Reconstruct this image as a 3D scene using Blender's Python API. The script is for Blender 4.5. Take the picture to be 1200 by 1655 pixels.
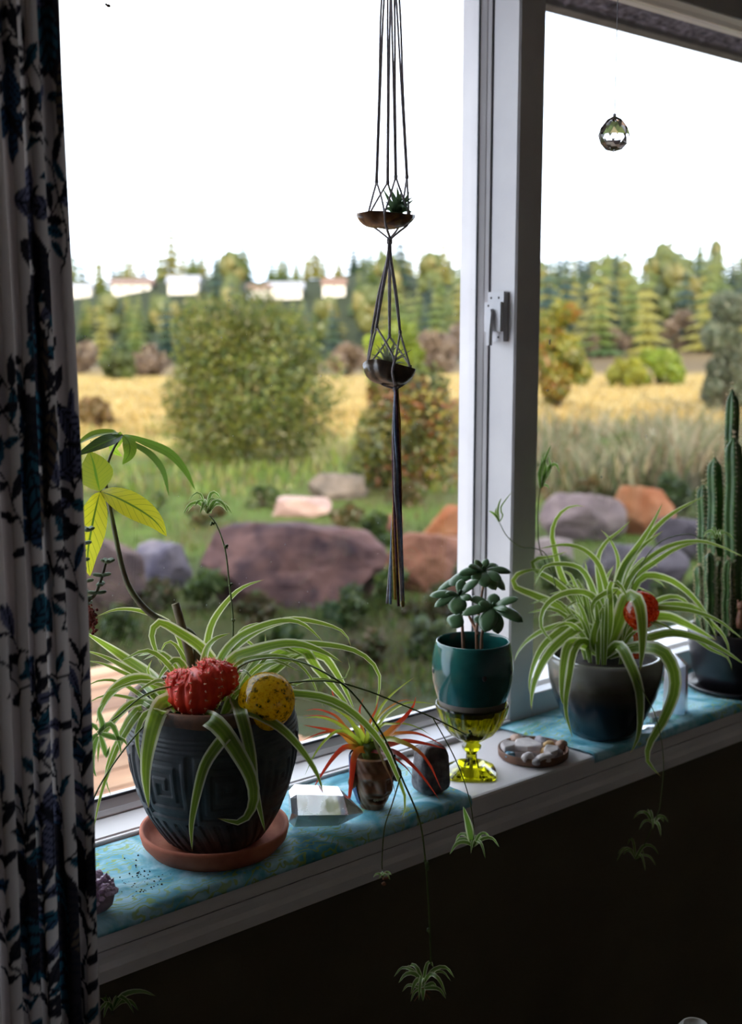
import bpy, bmesh, math, random
import numpy as np
from mathutils import Vector, noise as mnoise
for o in list(bpy.data.objects): bpy.data.objects.remove(o)
scn = bpy.context.scene
COL = scn.collection
# ------------------------------------------------------------------ camera
FPX = 1900.0                                   # focal length in pixels of a 1200 x 1655 frame
EYE = np.array([0.0, 0.0, 0.60])               # the sill top is z = 0, the window wall runs along X, outdoors is +Y
PITCH = math.atan(272 / FPX); AZ = math.radians(40)
CF = np.array([math.sin(AZ) * math.cos(PITCH), math.cos(AZ) * math.cos(PITCH), -math.sin(PITCH)])
CR = np.array([math.cos(AZ), -math.sin(AZ), 0.0]); CU = np.cross(CR, CF)
cam = bpy.data.cameras.new('camera'); camo = bpy.data.objects.new('camera', cam); COL.objects.link(camo)
camo.location = EYE; camo.rotation_euler = (math.pi / 2 - PITCH, 0, -AZ)
cam.sensor_fit = 'VERTICAL'; cam.sensor_height = 36.0; cam.lens = FPX / 1655 * 36.0
cam.clip_start = 0.02; cam.clip_end = 2000
cam.dof.use_dof = True; cam.dof.focus_distance = 1.36; cam.dof.aperture_fstop = 5.0
scn.camera = camo
# ------------------------------------------------------------------ sky, sun, exposure
scn.view_settings.view_transform = 'Standard'; scn.view_settings.look = 'None'
scn.view_settings.gamma = 1.0; scn.view_settings.use_curve_mapping = False
scn.view_settings.exposure = 1.36
SKY = 2.0
world = bpy.data.worlds.new('sky'); scn.world = world; world.use_nodes = True
nt = world.node_tree; nt.nodes.clear()
wo = nt.nodes.new('ShaderNodeOutputWorld'); bg = nt.nodes.new('ShaderNodeBackground')
tc = nt.nodes.new('ShaderNodeTexCoord'); nz = nt.nodes.new('ShaderNodeTexNoise'); rp = nt.nodes.new('ShaderNodeValToRGB')
nz.inputs['Scale'].default_value = 2.2; nz.inputs['Detail'].default_value = 5
rp.color_ramp.elements[0].position = 0.36; rp.color_ramp.elements[0].color = (0.62, 0.74, 0.98, 1)
rp.color_ramp.elements[1].position = 0.60; rp.color_ramp.elements[1].color = (0.92, 0.95, 1.0, 1)
nt.links.new(tc.outputs['Generated'], nz.inputs['Vector']); nt.links.new(nz.outputs['Fac'], rp.inputs['Fac'])
nt.links.new(rp.outputs['Color'], bg.inputs['Color']); bg.inputs['Strength'].default_value = SKY
nt.links.new(bg.outputs[0], wo.inputs['Surface'])
sun = bpy.data.lights.new('sun', 'SUN'); suno = bpy.data.objects.new('sun', sun); COL.objects.link(suno)
sun.energy = 5.0; sun.angle = math.radians(1.2); sun.color = (1.0, 0.86, 0.62)
SUN_DIR = Vector((0.62, 0.70, -0.30))          # low autumn sun coming over the house from behind
suno.rotation_euler = SUN_DIR.to_track_quat('-Z', 'Y').to_euler(); suno.location = (-20, -20, 15)
# ------------------------------------------------------------------ pixel / space helpers
def ray(px, py): return CF + CR * ((px - 600) / FPX) - CU * ((py - 827.5) / FPX)
def P(px, py, d): return EYE + ray(px, py) * d
def Zat(px, py, z):
    r = ray(px, py); return EYE + r * ((z - EYE[2]) / r[2])
def Yat(px, py, y):
    r = ray(px, py); return EYE + r * (y / r[1])
def depth(p): return float((np.asarray(p) - EYE) @ CF)
def zaxis(c, py):
    """height on the vertical line through c that shows at image row py"""
    q = np.array([c[0], c[1], 0.0]) - np.array([EYE[0], EYE[1], 0.0]); v = -(py - 827.5) / FPX
    return EYE[2] + (v * (q @ CF) - q @ CU) / (CU[2] - v * CF[2])
def px2m(px, d): return px * d / FPX
def nrm(v):
    v = np.asarray(v, float); n = np.linalg.norm(v); return v / n if n > 1e-12 else v
def lin(r, g, b):
    f = lambda c: c / 12.92 if c <= 0.04045 else ((c + 0.055) / 1.055) ** 2.4
    return (f(r / 255), f(g / 255), f(b / 255), 1.0)
def lo(r, g, b, k=.40): c = lin(r, g, b); return (c[0]*k, c[1]*k, c[2]*k, 1.0)      # outdoor reflectances
rng = np.random.default_rng(7); random.seed(7)
UP = np.array([0, 0, 1.0])
# ------------------------------------------------------------------ objects
def link(o, parent=None):
    COL.objects.link(o)
    if parent is not None: o.parent = parent
    return o
def tag(o, label=None, cat=None, group=None, kind=None):
    if label: o['label'] = label
    if cat: o['category'] = cat
    if group: o['group'] = group
    if kind: o['kind'] = kind
    return o
def thing(name, loc, label, cat, group=None, kind=None):
    o = bpy.data.objects.new(name, None); o.empty_display_size = 0.02; o.location = [float(c) for c in loc]
    link(o); return tag(o, label, cat, group, kind)
def origin_of(o):
    p = np.zeros(3)
    while o is not None: p = p + np.array(o.location); o = o.parent
    return p
class M:
    """collects geometry in world coordinates for one mesh"""
    def __init__(s): s.v = []; s.f = []; s.uv = []; s.c = []; s.n = 0
    def add(s, v, f, uv=None, c=None):
        v = np.asarray(v, float); b = s.n; s.v.append(v); s.n += len(v)
        s.f.extend([tuple(i + b for i in q) for q in f])
        s.uv.append(np.zeros((len(v), 2)) if uv is None else np.asarray(uv, float))
        s.c.append(np.ones((len(v), 4)) if c is None else (np.tile(np.asarray(c, float), (len(v), 1)) if np.ndim(c) == 1 else np.asarray(c, float)))
        return s
    def box(s, a, b, c=None):
        x0, y0, z0 = a; x1, y1, z1 = b
        v = [(x0,y0,z0),(x1,y0,z0),(x1,y1,z0),(x0,y1,z0),(x0,y0,z1),(x1,y0,z1),(x1,y1,z1),(x0,y1,z1)]
        return s.add(v, [(3,2,1,0),(4,5,6,7),(0,1,5,4),(1,2,6,5),(2,3,7,6),(3,0,4,7)], c=c)
    def prism(s, prof, axis, a, b):
        """extrude closed 2-D profile (the two other axes) from a to b along axis 0/1/2"""
        n = len(prof); v = []
        for t in (a, b):
            for p in prof:
                q = [p[0], p[1]]; q.insert(axis, t); v.append(q)
        f = [(i, (i + 1) % n, n + (i + 1) % n, n + i) for i in range(n)] + [tuple(range(n - 1, -1, -1)), tuple(range(n, 2 * n))]
        return s.add(v, f)
    def rings(s, rings, closed=True, cap0=True, cap1=True, c=None, uv=False):
        k = len(rings[0]); m = len(rings); v = np.concatenate(rings); f = []
        for i in range(m - 1):
            for j in range(k if closed else k - 1):
                j2 = (j + 1) % k; f.append((i*k + j, i*k + j2, (i+1)*k + j2, (i+1)*k + j))
        if cap0: f.append(tuple(range(k - 1, -1, -1)))
        if cap1: f.append(tuple((m-1)*k + j for j in range(k)))
        uvv = None
        if uv: uvv = np.array([[j / (k - 1), i / (m - 1)] for i in range(m) for j in range(k)])
        return s.add(v, f, uvv, c)
    def tube(s, pts, r, n=6, c=None, seg=None):
        pts = np.asarray(pts, float)
        if seg: pts = crom(pts, seg)
        m = len(pts); rr = np.interp(np.linspace(0, 1, m), np.linspace(0, 1, len(np.atleast_1d(r))), np.atleast_1d(r))
        t = np.gradient(pts, axis=0); t = np.array([nrm(x) for x in t]); a = None; rings = []
        for i in range(m):
            if a is None: a = nrm(np.cross(t[i], UP if abs(t[i][2]) < .9 else [1, 0, 0]))
            a = nrm(a - t[i] * (a @ t[i])); b = np.cross(t[i], a)
            th = np.linspace(0, 2*np.pi, n, endpoint=False)
            rings.append(pts[i] + rr[i] * (np.outer(np.cos(th), a) + np.outer(np.sin(th), b)))
        return s.rings(rings, c=c)
    def lathe(s, prof, cx, cy, n=48, rf=None, cap0=True, cap1=True, c=None):
        th = np.linspace(0, 2*np.pi, n, endpoint=False); rings = []
        for (r, z) in prof:
            rad = np.full(n, r) if rf is None else rf(th, r, z)
            rings.append(np.stack([cx + rad*np.cos(th), cy + rad*np.sin(th), np.full(n, z)], 1))
        return s.rings(rings, cap0=cap0, cap1=cap1, c=c)
    def blob(s, cen, rad, sub=2, fn=None, R=None, c=None):
        v, f = ICO(sub); w = v.copy()
        if fn is not None: w = w * np.array([fn(d) for d in v])[:, None]
        w = w * np.asarray(rad)
        if R is not None: w = w @ np.asarray(R).T
        return s.add(w + np.asarray(cen), f, c=c)
    def obj(s, name, mat, parent=None, smooth=True, kind=None, label=None):
        me = bpy.data.meshes.new(name); v = np.concatenate(s.v) - origin_of(parent)
        me.from_pydata(v.tolist(), [], s.f)
        uv = np.concatenate(s.uv); c = np.concatenate(s.c)
        li = np.empty(len(me.loops), dtype=np.int32); me.loops.foreach_get('vertex_index', li)
        ul = me.uv_layers.new(name='UVMap'); ul.data.foreach_set('uv', uv[li].astype(np.float32).ravel())
        ca = me.color_attributes.new('Col', 'FLOAT_COLOR', 'POINT'); ca.data.foreach_set('color', c.astype(np.float32).ravel())
        if smooth: me.polygons.foreach_set('use_smooth', np.ones(len(me.polygons), dtype=bool))
        me.materials.append(mat); me.update()
        o = bpy.data.objects.new(name, me); link(o, parent)
        if kind: o['kind'] = kind
        if label: o['label'] = label
        return o
_ico = {}
def ICO(sub):
    if sub not in _ico:
        bm = bmesh.new(); bmesh.ops.create_icosphere(bm, subdivisions=sub, radius=1.0)
        bm.verts.ensure_lookup_table(); bm.verts.index_update()
        _ico[sub] = (np.array([v.co[:] for v in bm.verts]), [tuple(v.index for v in f.verts) for f in bm.faces]); bm.free()
    return _ico[sub]
def crom(pts, n):
    """Catmull-Rom through pts, n samples"""
    p = np.asarray(pts, float)
    if len(p) == 2: return np.linspace(p[0], p[1], n)
    q = np.vstack([2*p[0]-p[1], p, 2*p[-1]-p[-2]]); L = np.r_[0, np.cumsum(np.linalg.norm(np.diff(p, axis=0), axis=1))]
    out = []
    for s in np.linspace(0, L[-1], n):
        i = min(np.searchsorted(L, s, 'right') - 1, len(p) - 2); i = max(i, 0)
        t = (s - L[i]) / max(L[i+1] - L[i], 1e-9); a, b, c, d = q[i:i+4]
        out.append(.5*((2*b) + (c-a)*t + (2*a-5*b+4*c-d)*t*t + (3*b-a-3*c+d)*t**3))
    return np.array(out)
def W_SPIDER(t): return (0.5 + 0.5*math.sin(math.pi/2*min(t/.4, 1))) * max(1 - t**2.4, 0)**.8
def W_BROAD(t): return max(math.sin(math.pi*min(t, 1)**.88), 0)**.85
def W_SWORD(t): return (1 - .15*t) * max(1 - t**1.5, 0)**.9
def ribbon(m, pts, width, face=.5, wf=W_SPIDER, seg=16, fold=.22, twist=0.0, c=None, rad=None):
    """a leaf: curved blade of five strips across, folded along its midrib"""
    p = crom(pts, seg); t = np.array([nrm(x) for x in np.gradient(p, axis=0)])
    radial = np.array([*(p[-1] - p[0])[:2], 0]) if rad is None else np.array(rad, float)
    s1 = nrm(np.cross(UP, radial)) if np.linalg.norm(radial) > 1e-4 else None
    us = np.array([0, .16, .5, .84, 1.0]); prev = None; V = []; UV = []; C = []
    for i in range(seg):
        s0 = nrm(np.cross(t[i], p[i] - EYE)); b = s0 if s1 is None else nrm(s1 - t[i]*(s1 @ t[i]))
        if b @ s0 < 0: b = -b
        sd = nrm(face*s0 + (1-face)*b)
        if prev is not None and sd @ prev < 0: sd = -sd
        nn = nrm(np.cross(sd, t[i]))
        if twist: a = math.radians(twist)*i/seg; sd, nn = sd*math.cos(a)+nn*math.sin(a), nn*math.cos(a)-sd*math.sin(a)
        prev = sd
        if nn[2] < 0: nn = -nn
        w = width * wf(i/(seg-1)) + 1e-5
        for u in us:
            V.append(p[i] + sd*w*(u-.5) + nn*abs(u-.5)*w*2*fold*.5); UV.append((u, i/(seg-1)))
            if c is not None: C.append(c(i/(seg-1)))
    k = 5; F = [(i*k+j, i*k+j+1, (i+1)*k+j+1, (i+1)*k+j) for i in range(seg-1) for j in range(k-1)]
    return m.add(V, F, UV, np.array(C) if c is not None else None)
def fleshy(m, a, b, w, th, nrmv, bend=0.0, n=8, seg=8, prof=None, c=None):
    """thick succulent leaf from a to b"""
    a = np.asarray(a, float); b = np.asarray(b, float); ax = nrm(b - a); L = np.linalg.norm(b - a)
    nv = nrm(np.asarray(nrmv) - ax*(np.asarray(nrmv) @ ax)); sd = np.cross(ax, nv); rings = []
    for i in range(seg):
        t = i/(seg-1); wt = (prof or (lambda t: max(math.sin(math.pi*t**1.35), 0)**.6*.97 + .12*(1-t)))(t) + .02
        cen = a + ax*L*t + nv*bend*L*(t*(1-t)*4 if bend >= 0 else t*t)
        thh = np.linspace(0, 2*np.pi, n, endpoint=False)
        rings.append(cen + np.outer(np.cos(thh)*w*wt*.5, sd) + np.outer(np.sin(thh)*th*.5*min(1, wt+.25), nv))
    return m.rings(rings, c=c)
def smoothstep(a, b, x): t = np.clip((x-a)/(b-a), 0, 1); return t*t*(3-2*t)
# ------------------------------------------------------------------ materials
class NT:
    def __init__(s, name):
        s.m = bpy.data.materials.new(name); s.m.use_nodes = True; s.t = s.m.node_tree; s.t.nodes.clear()
        s.out = s.n('ShaderNodeOutputMaterial')
    def n(s, typ, **kw):
        x = s.t.nodes.new(typ)
        for k, v in kw.items(): setattr(x, k, v)
        return x
    def l(s, a, b): s.t.links.new(a, b)
    def ramp(s, fac, stops, interp='LINEAR'):
        r = s.n('ShaderNodeValToRGB'); e = r.color_ramp; e.interpolation = interp
        while len(e.elements) < len(stops): e.elements.new(0.5)
        for el, (p, c) in zip(e.elements, stops): el.position = p; el.color = c if len(c) == 4 else (*c, 1)
        s.l(fac, r.inputs['Fac']); return r.outputs['Color']
    def noise(s, scale, detail=4, coord='Object', rough=.55, dist=0.0, stretch=None):
        tcx = s.n('ShaderNodeTexCoord'); nzx = s.n('ShaderNodeTexNoise'); v = tcx.outputs[coord]
        if stretch:
            mp = s.n('ShaderNodeMapping'); mp.inputs['Scale'].default_value = stretch; s.l(v, mp.inputs['Vector']); v = mp.outputs['Vector']
        s.l(v, nzx.inputs['Vector']); nzx.inputs['Scale'].default_value = scale; nzx.inputs['Detail'].default_value = detail
        nzx.inputs['Roughness'].default_value = rough; nzx.inputs['Distortion'].default_value = dist
        return nzx.outputs['Fac']
    def mix(s, fac, a, b, mode='MIX'):
        x = s.n('ShaderNodeMix', data_type='RGBA', blend_type=mode)
        for sock, val in ((x.inputs['Factor'], fac), (x.inputs['A'], a), (x.inputs['B'], b)):
            if hasattr(val, 'is_linked') or hasattr(val, 'links'): s.l(val, sock)
            else: sock.default_value = val
        return [o for o in x.outputs if o.type == 'RGBA'][0]
    def attr(s): a = s.n('ShaderNodeVertexColor'); a.layer_name = 'Col'; return a.outputs['Color']
    def bump(s, h, strength=.3, dist=.002):
        b = s.n('ShaderNodeBump'); b.inputs['Strength'].default_value = strength; b.inputs['Distance'].default_value = dist
        s.l(h, b.inputs['Height']); return b.outputs['Normal']
    def principled(s, color, rough=.5, normal=None, **kw):
        p = s.n('ShaderNodeBsdfPrincipled')
        for k, v in (('Base Color', color), ('Roughness', rough), *[(k.replace('_', ' '), v) for k, v in kw.items()]):
            if hasattr(v, 'links'): s.l(v, p.inputs[k])
            else: p.inputs[k].default_value = v
        if normal is not None: s.l(normal, p.inputs['Normal'])
        return p.outputs[0]
    def leaf(s, color, transl=.5, rough=.4, gloss=.04, tcol=None, normal=None):
        d = s.n('ShaderNodeBsdfDiffuse'); t = s.n('ShaderNodeBsdfTranslucent'); g = s.n('ShaderNodeBsdfGlossy'); g.inputs['Roughness'].default_value = rough
        mx = s.n('ShaderNodeMixShader'); mx.inputs[0].default_value = transl; m2 = s.n('ShaderNodeMixShader'); m2.inputs[0].default_value = gloss
        for nd, col in ((d, color), (t, tcol if tcol is not None else color)):
            if hasattr(col, 'links'): s.l(col, nd.inputs['Color'])
            else: nd.inputs['Color'].default_value = col
        s.l(d.outputs[0], mx.inputs[1]); s.l(t.outputs[0], mx.inputs[2]); s.l(mx.outputs[0], m2.inputs[1]); s.l(g.outputs[0], m2.inputs[2])
        return m2.outputs[0]
    def done(s, sh): s.l(sh, s.out.inputs['Surface']); return s.m
def plain(name, a, b=None, rough=.5, scale=20, bump=0, bscale=60, **kw):
    t = NT(name); col = t.ramp(t.noise(scale), [(.35, a), (.65, b or a)])
    nm = t.bump(t.noise(bscale), bump) if bump else None
    return t.done(t.principled(col, rough, nm, **kw))
def vcol(name, rough=.6, transl=0.0, scale=30, amt=.3, gloss=.03, bump=0, bscale=80):
    t = NT(name); k = t.ramp(t.noise(scale), [(.3, (1-amt,)*3), (.7, (1, 1, 1))]); col = t.mix(1.0, t.attr(), k, 'MULTIPLY')
    if transl: return t.done(t.leaf(col, transl, .5, gloss))
    return t.done(t.principled(col, rough, t.bump(t.noise(bscale), bump, .02) if bump else None, Specular_IOR_Level=.08))
def glass(name, color, rough=.02, ior=1.45, **kw):
    t = NT(name); return t.done(t.principled(color, rough, None, Transmission_Weight=1.0, IOR=ior, **kw))
MAT = {}
MAT['vinyl'] = plain('white_vinyl', lin(208,203,203), lin(198,193,195), .35, 8)
MAT['trim'] = plain('painted_trim', lin(224,220,222), lin(212,208,212), .4, 6, .05, 40)
MAT['wall'] = plain('brown_wall_paint', lin(92,84,66), lin(84,76,60), .85, 4, .15, 120)
MAT['ceil'] = plain('ceiling_paint', lin(228,224,218), lin(222,218,212), .9, 4)
MAT['paint'] = plain('pale_room_paint', lin(214,206,192), lin(206,198,184), .85, 3)
MAT['floorw'] = plain('floor_wood', lin(112,96,82), lin(96,80,68), .5, 6)
MAT['rubber'] = plain('black_gasket', lin(30,34,44), lin(22,24,32), .6)
MAT['steel'] = plain('grey_latch_paint', lin(205,202,206), lin(190,188,192), .35)
MAT['dark'] = plain('dark_screw', lin(30,28,28), None, .5)
t = NT('window_glass'); lw = t.n('ShaderNodeLayerWeight'); lw.inputs['Blend'].default_value = .5
pw = t.n('ShaderNodeMath', operation='POWER'); pw.inputs[1].default_value = 5.0; t.l(lw.outputs['Facing'], pw.inputs[0])
ma = t.n('ShaderNodeMath', operation='MULTIPLY_ADD'); ma.inputs[1].default_value = .95; ma.inputs[2].default_value = .035; t.l(pw.outputs[0], ma.inputs[0])
tr = t.n('ShaderNodeBsdfTransparent'); tr.inputs['Color'].default_value = (.97, .985, .98, 1); gl = t.n('ShaderNodeBsdfGlossy'); gl.inputs['Roughness'].default_value = .0
mx = t.n('ShaderNodeMixShader'); t.l(ma.outputs[0], mx.inputs[0]); t.l(tr.outputs[0], mx.inputs[1]); t.l(gl.outputs[0], mx.inputs[2]); MAT['pane'] = t.done(mx.outputs[0])
# ================================================================== THE ROOM
SX0, SX1 = -3.0, 7.0; RY0 = -5.0; FLOOR = -0.85; CEIL = 1.52
WX0, WX1 = 0.18, 2.70                          # window opening
def struct(m, name, mat, smooth=False, parent=None): return tag(m.obj(name, mat, parent, smooth), kind='structure')
struct(M().box((SX0, RY0, FLOOR-.1), (SX1, 1.36, FLOOR)), 'floor', MAT['floorw'])
struct(M().box((SX0, RY0, CEIL), (SX1, 1.36, CEIL+.06)), 'ceiling', MAT['ceil'])
IX0, IX1, IY0 = -1.5, 3.7, -2.6                # the room itself; the rest of the house lies beyond its walls
struct(M().box((IX0-.12, IY0, FLOOR), (IX0, 1.08, CEIL)), 'wall_left', MAT['paint'])
struct(M().box((IX1, IY0, FLOOR), (IX1+.12, 1.08, CEIL)), 'wall_right', MAT['paint'])
struct(M().box((IX0-.12, IY0-.12, FLOOR), (IX1+.12, IY0, CEIL)), 'wall_back', MAT['paint'])
struct(M().box((SX0-.15, RY0, FLOOR), (SX0, 1.36, CEIL)).box((SX1, RY0, FLOOR), (SX1+.15, 1.36, CEIL)).box((SX0, RY0-.15, FLOOR), (SX1, RY0, CEIL)), 'outer_wall', MAT['paint'])
w = M().box((SX0, 1.08, -1.6), (SX1, 1.36, -.031)).box((SX0, 1.08, 1.21), (SX1, 1.36, CEIL)).box((SX0, 1.08, -.031), (WX0, 1.36, 1.21)).box((WX1, 1.08, -.031), (SX1, 1.36, 1.21))
struct(w, 'wall_front', MAT['wall'])
# sill board with eased nose, and the moulded apron under it
nose = [(1.079, -.030), (1.064, -.030), (1.0605, -.027), (1.060, -.020), (1.060, -.004), (1.0615, -.001), (1.065, 0), (1.36, 0), (1.36, -.030)]
struct(M().prism(nose, 0, WX0-.06, WX1+.06), 'trim_1', MAT['trim'])
apr = [(1.079, -.0305), (1.063, -.0305), (1.063, -.0365), (1.0675, -.0385), (1.0665, -.046), (1.064, -.0525), (1.064, -.055), (1.0675, -.057), (1.0675, -.068), (1.079, -.068)]
struct(M().prism(apr, 0, WX0-.04, WX1+.04), 'trim_2', MAT['trim'])
# ---- left casement
win1 = tag(thing('window_1', (1.0, 1.3, 0), None, None), kind='structure')
MX0, MX1 = 1.326, 1.382; HEAD = 1.162
f = M().prism([(1.235, .0005), (1.235, .0075), (1.2365, .0085), (1.2405, .0085), (1.2415, .004), (1.243, .004), (1.244, .0095), (1.36, .0105), (1.36, .0005)], 0, WX0, MX0-.0003)
f.box((WX0, 1.235, .011), (.25, 1.36, 1.21)).box((.2503, 1.235, HEAD), (MX0-.0003, 1.36, 1.21))
f.obj('frame', MAT['vinyl'], win1, False)
M().prism([(MX0, 1.243), (MX0+.003, 1.24), (MX1-.002, 1.24), (MX1-.0005, 1.242), (MX1-.0005, 1.36), (MX0, 1.36)], 2, .0005, 1.21).obj('mullion', MAT['vinyl'], win1, False)
s = M().prism([(1.295, .0108), (1.295, .0125), (1.301, .0165), (1.303, .0165), (1.311, .0255), (1.33, .0255), (1.33, .0108)], 0, .251, MX0-.0005)
s.prism([(MX0-.0005, 1.295), (MX0-.003, 1.295), (MX0-.005, 1.301), (MX0-.0062, 1.302), (MX0-.0105, 1.311), (MX0-.0105, 1.33), (MX0-.0005, 1.33)], 2, .026, HEAD-.0005)
s.prism([(.251, 1.295), (.254, 1.295), (.262, 1.311), (.262, 1.33), (.251, 1.33)], 2, .026, HEAD-.0005)
s.prism([(1.295, HEAD-.0005), (1.295, HEAD-.003), (1.311, HEAD-.016), (1.33, HEAD-.016), (1.33, HEAD-.0005)], 0, .263, MX0-.011)
s.obj('sash', MAT['vinyl'], win1, False)
g = M().box((.263, 1.3115, .0256), (MX0-.011, 1.3135, .0292)).box((MX0-.0125, 1.3115, .03), (MX0-.0106, 1.3135, HEAD-.017))
g.obj('gasket', MAT['rubber'], win1, False)
M().box((.255, 1.314, .02), (MX0-.004, 1.318, HEAD-.006)).obj('pane', MAT['pane'], win1, False)
M().box((MX0-.0004, 1.2925, .012), (MX0+.0002, 1.2948, HEAD)).obj('seam', MAT['rubber'], win1, False)
# casement lock on the side of the mullion
zt, zb = Yat(815, 471, 1.255)[2], Yat(815, 552, 1.255)[2]; hh = zt - zb
la = M().box((MX0-.010, 1.2555, zb), (MX0-.0002, 1.289, zt)).box((MX0-.017, 1.2556, zb+hh*.2), (MX0-.0103, 1.2895, zb+hh*.79))
lat = la.obj('latch', MAT['steel'], win1, False)
lz = zb + hh*.60; lev = []
for i in range(9):
    q = i/8; hw = .0052*(1-.45*q) if i else .003
    zz = lz + .004 - q*hh*.73; xx = MX0-.0175-.002-.0045*math.sin(q*2.6); yy = 1.2735 - .002*math.sin(q*3)
    lev.append(np.array([(xx-.0035, yy-hw, zz), (xx-.0035, yy+hw, zz), (xx+.0035, yy+hw, zz), (xx+.0035, yy-hw, zz)]))
M().rings(lev).obj('lever', MAT['steel'], lat, False)
for (yy, q, xo) in ((1.266, .88, .010), (1.282, .88, .010), (1.281, .72, .017), (1.266, .09, .010)):
    c = np.array((MX0-xo, yy, zb+hh*q)); M().blob(c, (.0008, .0021, .0021), 1).obj('screw', MAT['dark'], lat)
# ---- right fixed window
win2 = tag(thing('window_2', (2.0, 1.3, 0), None, None), kind='structure')
f = M().prism([(1.24, .0005), (1.24, .0385), (1.2415, .040), (1.262, .041), (1.272, .0455), (1.36, .0455), (1.36, .0005)], 0, MX1, WX1)
f.prism([(1.24, 1.209), (1.24, HEAD+.002), (1.2415, HEAD), (1.262, HEAD-.001), (1.272, HEAD-.004), (1.30, HEAD-.004), (1.30, 1.209)], 0, MX1, WX1)
f.box((2.64, 1.24, .046), (WX1, 1.36, HEAD-.007)); f.prism([(MX1, 1.262), (MX1+.006, 1.272), (MX1+.006, 1.36), (MX1, 1.36)], 2, .046, HEAD-.007)
f.obj('frame', MAT['vinyl'], win2, False)
M().box((MX1+.0062, 1.2745, .0456), (2.6398, 1.2785, HEAD-.0062)).obj('pane', MAT['pane'], win2, False)
struct(M().prism([(1.066, 1.200), (1.060, 1.205), (1.060, 1.275), (1.0795, 1.282), (1.0795, 1.200)], 0, WX0-.06, WX1+.06), 'trim_3', MAT['trim'])
# ---- roof with stucco soffit and fascia
MAT['stucco'] = plain('rough_soffit', lin(128,122,134), lin(48,46,54), .95, 70, .9, 90, Specular_IOR_Level=.1)
MAT['fascia'] = plain('fascia_board', lin(112,106,104), lin(90,84,84), .8, 30)
MAT['shingle'] = plain('roof_felt', lin(82,78,76), lin(60,58,58), .9, 12)
def bumpy(x, y): return .006*mnoise.noise(Vector((x*28, y*28, 3))) + .010*max(0, mnoise.noise(Vector((x*60, y*60, 9))))
sf = M(); nx, ny = 330, 36; xs = np.linspace(1.0, 4.6, nx); ys = np.linspace(1.362, 1.855, ny)
V = [(x, y, 1.362 - bumpy(x, y)) for y in ys for x in xs]
sf.add(V, [(j*nx+i, (j+1)*nx+i, (j+1)*nx+i+1, j*nx+i+1) for j in range(ny-1) for i in range(nx-1)])
sf.box((1.0, 1.362, 1.363), (4.6, 1.855, 1.40)).box((SX0-.3, 1.362, 1.378), (.999, 1.855, 1.40)).box((4.601, 1.362, 1.378), (SX1+.3, 1.855, 1.40))
struct(sf, 'eave_soffit', MAT['stucco'])
struct(M().box((SX0-.3, 1.857, 1.349), (SX1+.3, 1.90, 1.53)), 'eave_fascia', MAT['fascia'])
struct(M().prism([(1.95, 1.532), (1.95, 1.56), (-2.0, 3.6), (-6.0, 1.56), (-6.0, 1.532), (-2.0, 3.5)], 0, SX0-.35, SX1+.35), 'roof', MAT['shingle'])
struct(M().prism([(1.36, 1.585), (-2.0, 3.49), (-5.1, 1.90), (-5.1, 1.585)], 0, SX0-.1, SX0), 'gable_end', MAT['fascia'])
struct(M().prism([(1.36, 1.585), (-2.0, 3.49), (-5.1, 1.90), (-5.1, 1.585)], 0, SX1, SX1+.1), 'gable_end', MAT['fascia'])
# ================================================================== OUTDOORS
GZ = -1.35
def hill(x, y):
    r = math.hypot(x, y); az = math.degrees(math.atan2(x, y))
    A = 10.6 + 4.4*float(smoothstep(44, 56, az)) + 1.6*math.sin(az*.21) + .8*math.sin(az*.63+1)
    k = float(smoothstep(42, 52, az)); r0 = 132 - 48*k; r1 = 186 + 49*k
    z = GZ + A*float(smoothstep(r0, r1, r)) + 6*float(smoothstep(235, 420, r))
    z += .05*mnoise.noise(Vector((x*.35, y*.35, 0)))*min(1, max(0, (r-5)/4)) + .4*mnoise.noise(Vector((x*.03, y*.03, 5)))*float(smoothstep(25, 90, r))
    return z
def G(px, py, r=None):
    p = Zat(px, py, GZ); return np.array([p[0], p[1], hill(p[0], p[1])])
na, nr = 190, 150; V = []; C = []
for i in range(nr):
    r = 3.2*(440/3.2)**(i/(nr-1))
    for j in range(na):
        az = math.radians(-30 + 140*j/(na-1)); x, y = r*math.sin(az), r*math.cos(az); V.append((x, y, hill(x, y)))
        n1 = mnoise.noise(Vector((x*.45, y*.45, 1))); n2 = mnoise.noise(Vector((x*.12, y*.12, 7))); n3 = mnoise.noise(Vector((x*.05, y*.05, 2)))
        green = np.array(lo(104,124,52)[:3]); soil = np.array(lo(104,90,66)[:3]); straw = np.array(lo(226,190,112)[:3]); scrub = np.array(lo(132,112,84)[:3]); forest = np.array(lo(66,74,54)[:3])
        c = green*(1-.55*smoothstep(-.1, .5, n1)) + soil*.55*smoothstep(-.1, .5, n1)
        a = float(smoothstep(21, 30, r + 6*n2)); c = c*(1-a) + (straw*(.85+.3*n1) + green*.12*(n2 > .1))*a
        a = float(smoothstep(75, 100, r + 25*n3)); c = c*(1-a) + scrub*a
        a = float(smoothstep(112, 140, r + 20*n3)); c = c*(1-a) + forest*a
        a = 1 - float(smoothstep(8.0, 11.5, r + 2*n1)); c = c*(1-a) + (np.array(lo(70,60,44)[:3])*.7 + green*.30*(1 + n1))*a  # near yard: dark soil, with the shade there also put into the colour
        C.append((*np.clip(c, 0, 1), 1))
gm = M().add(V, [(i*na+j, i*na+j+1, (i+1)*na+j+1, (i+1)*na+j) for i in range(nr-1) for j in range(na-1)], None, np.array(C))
gm.v[0][:, 2] += 0
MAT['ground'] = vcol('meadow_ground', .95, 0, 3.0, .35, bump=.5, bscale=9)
struct(gm, 'ground', MAT['ground'], True)
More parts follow.
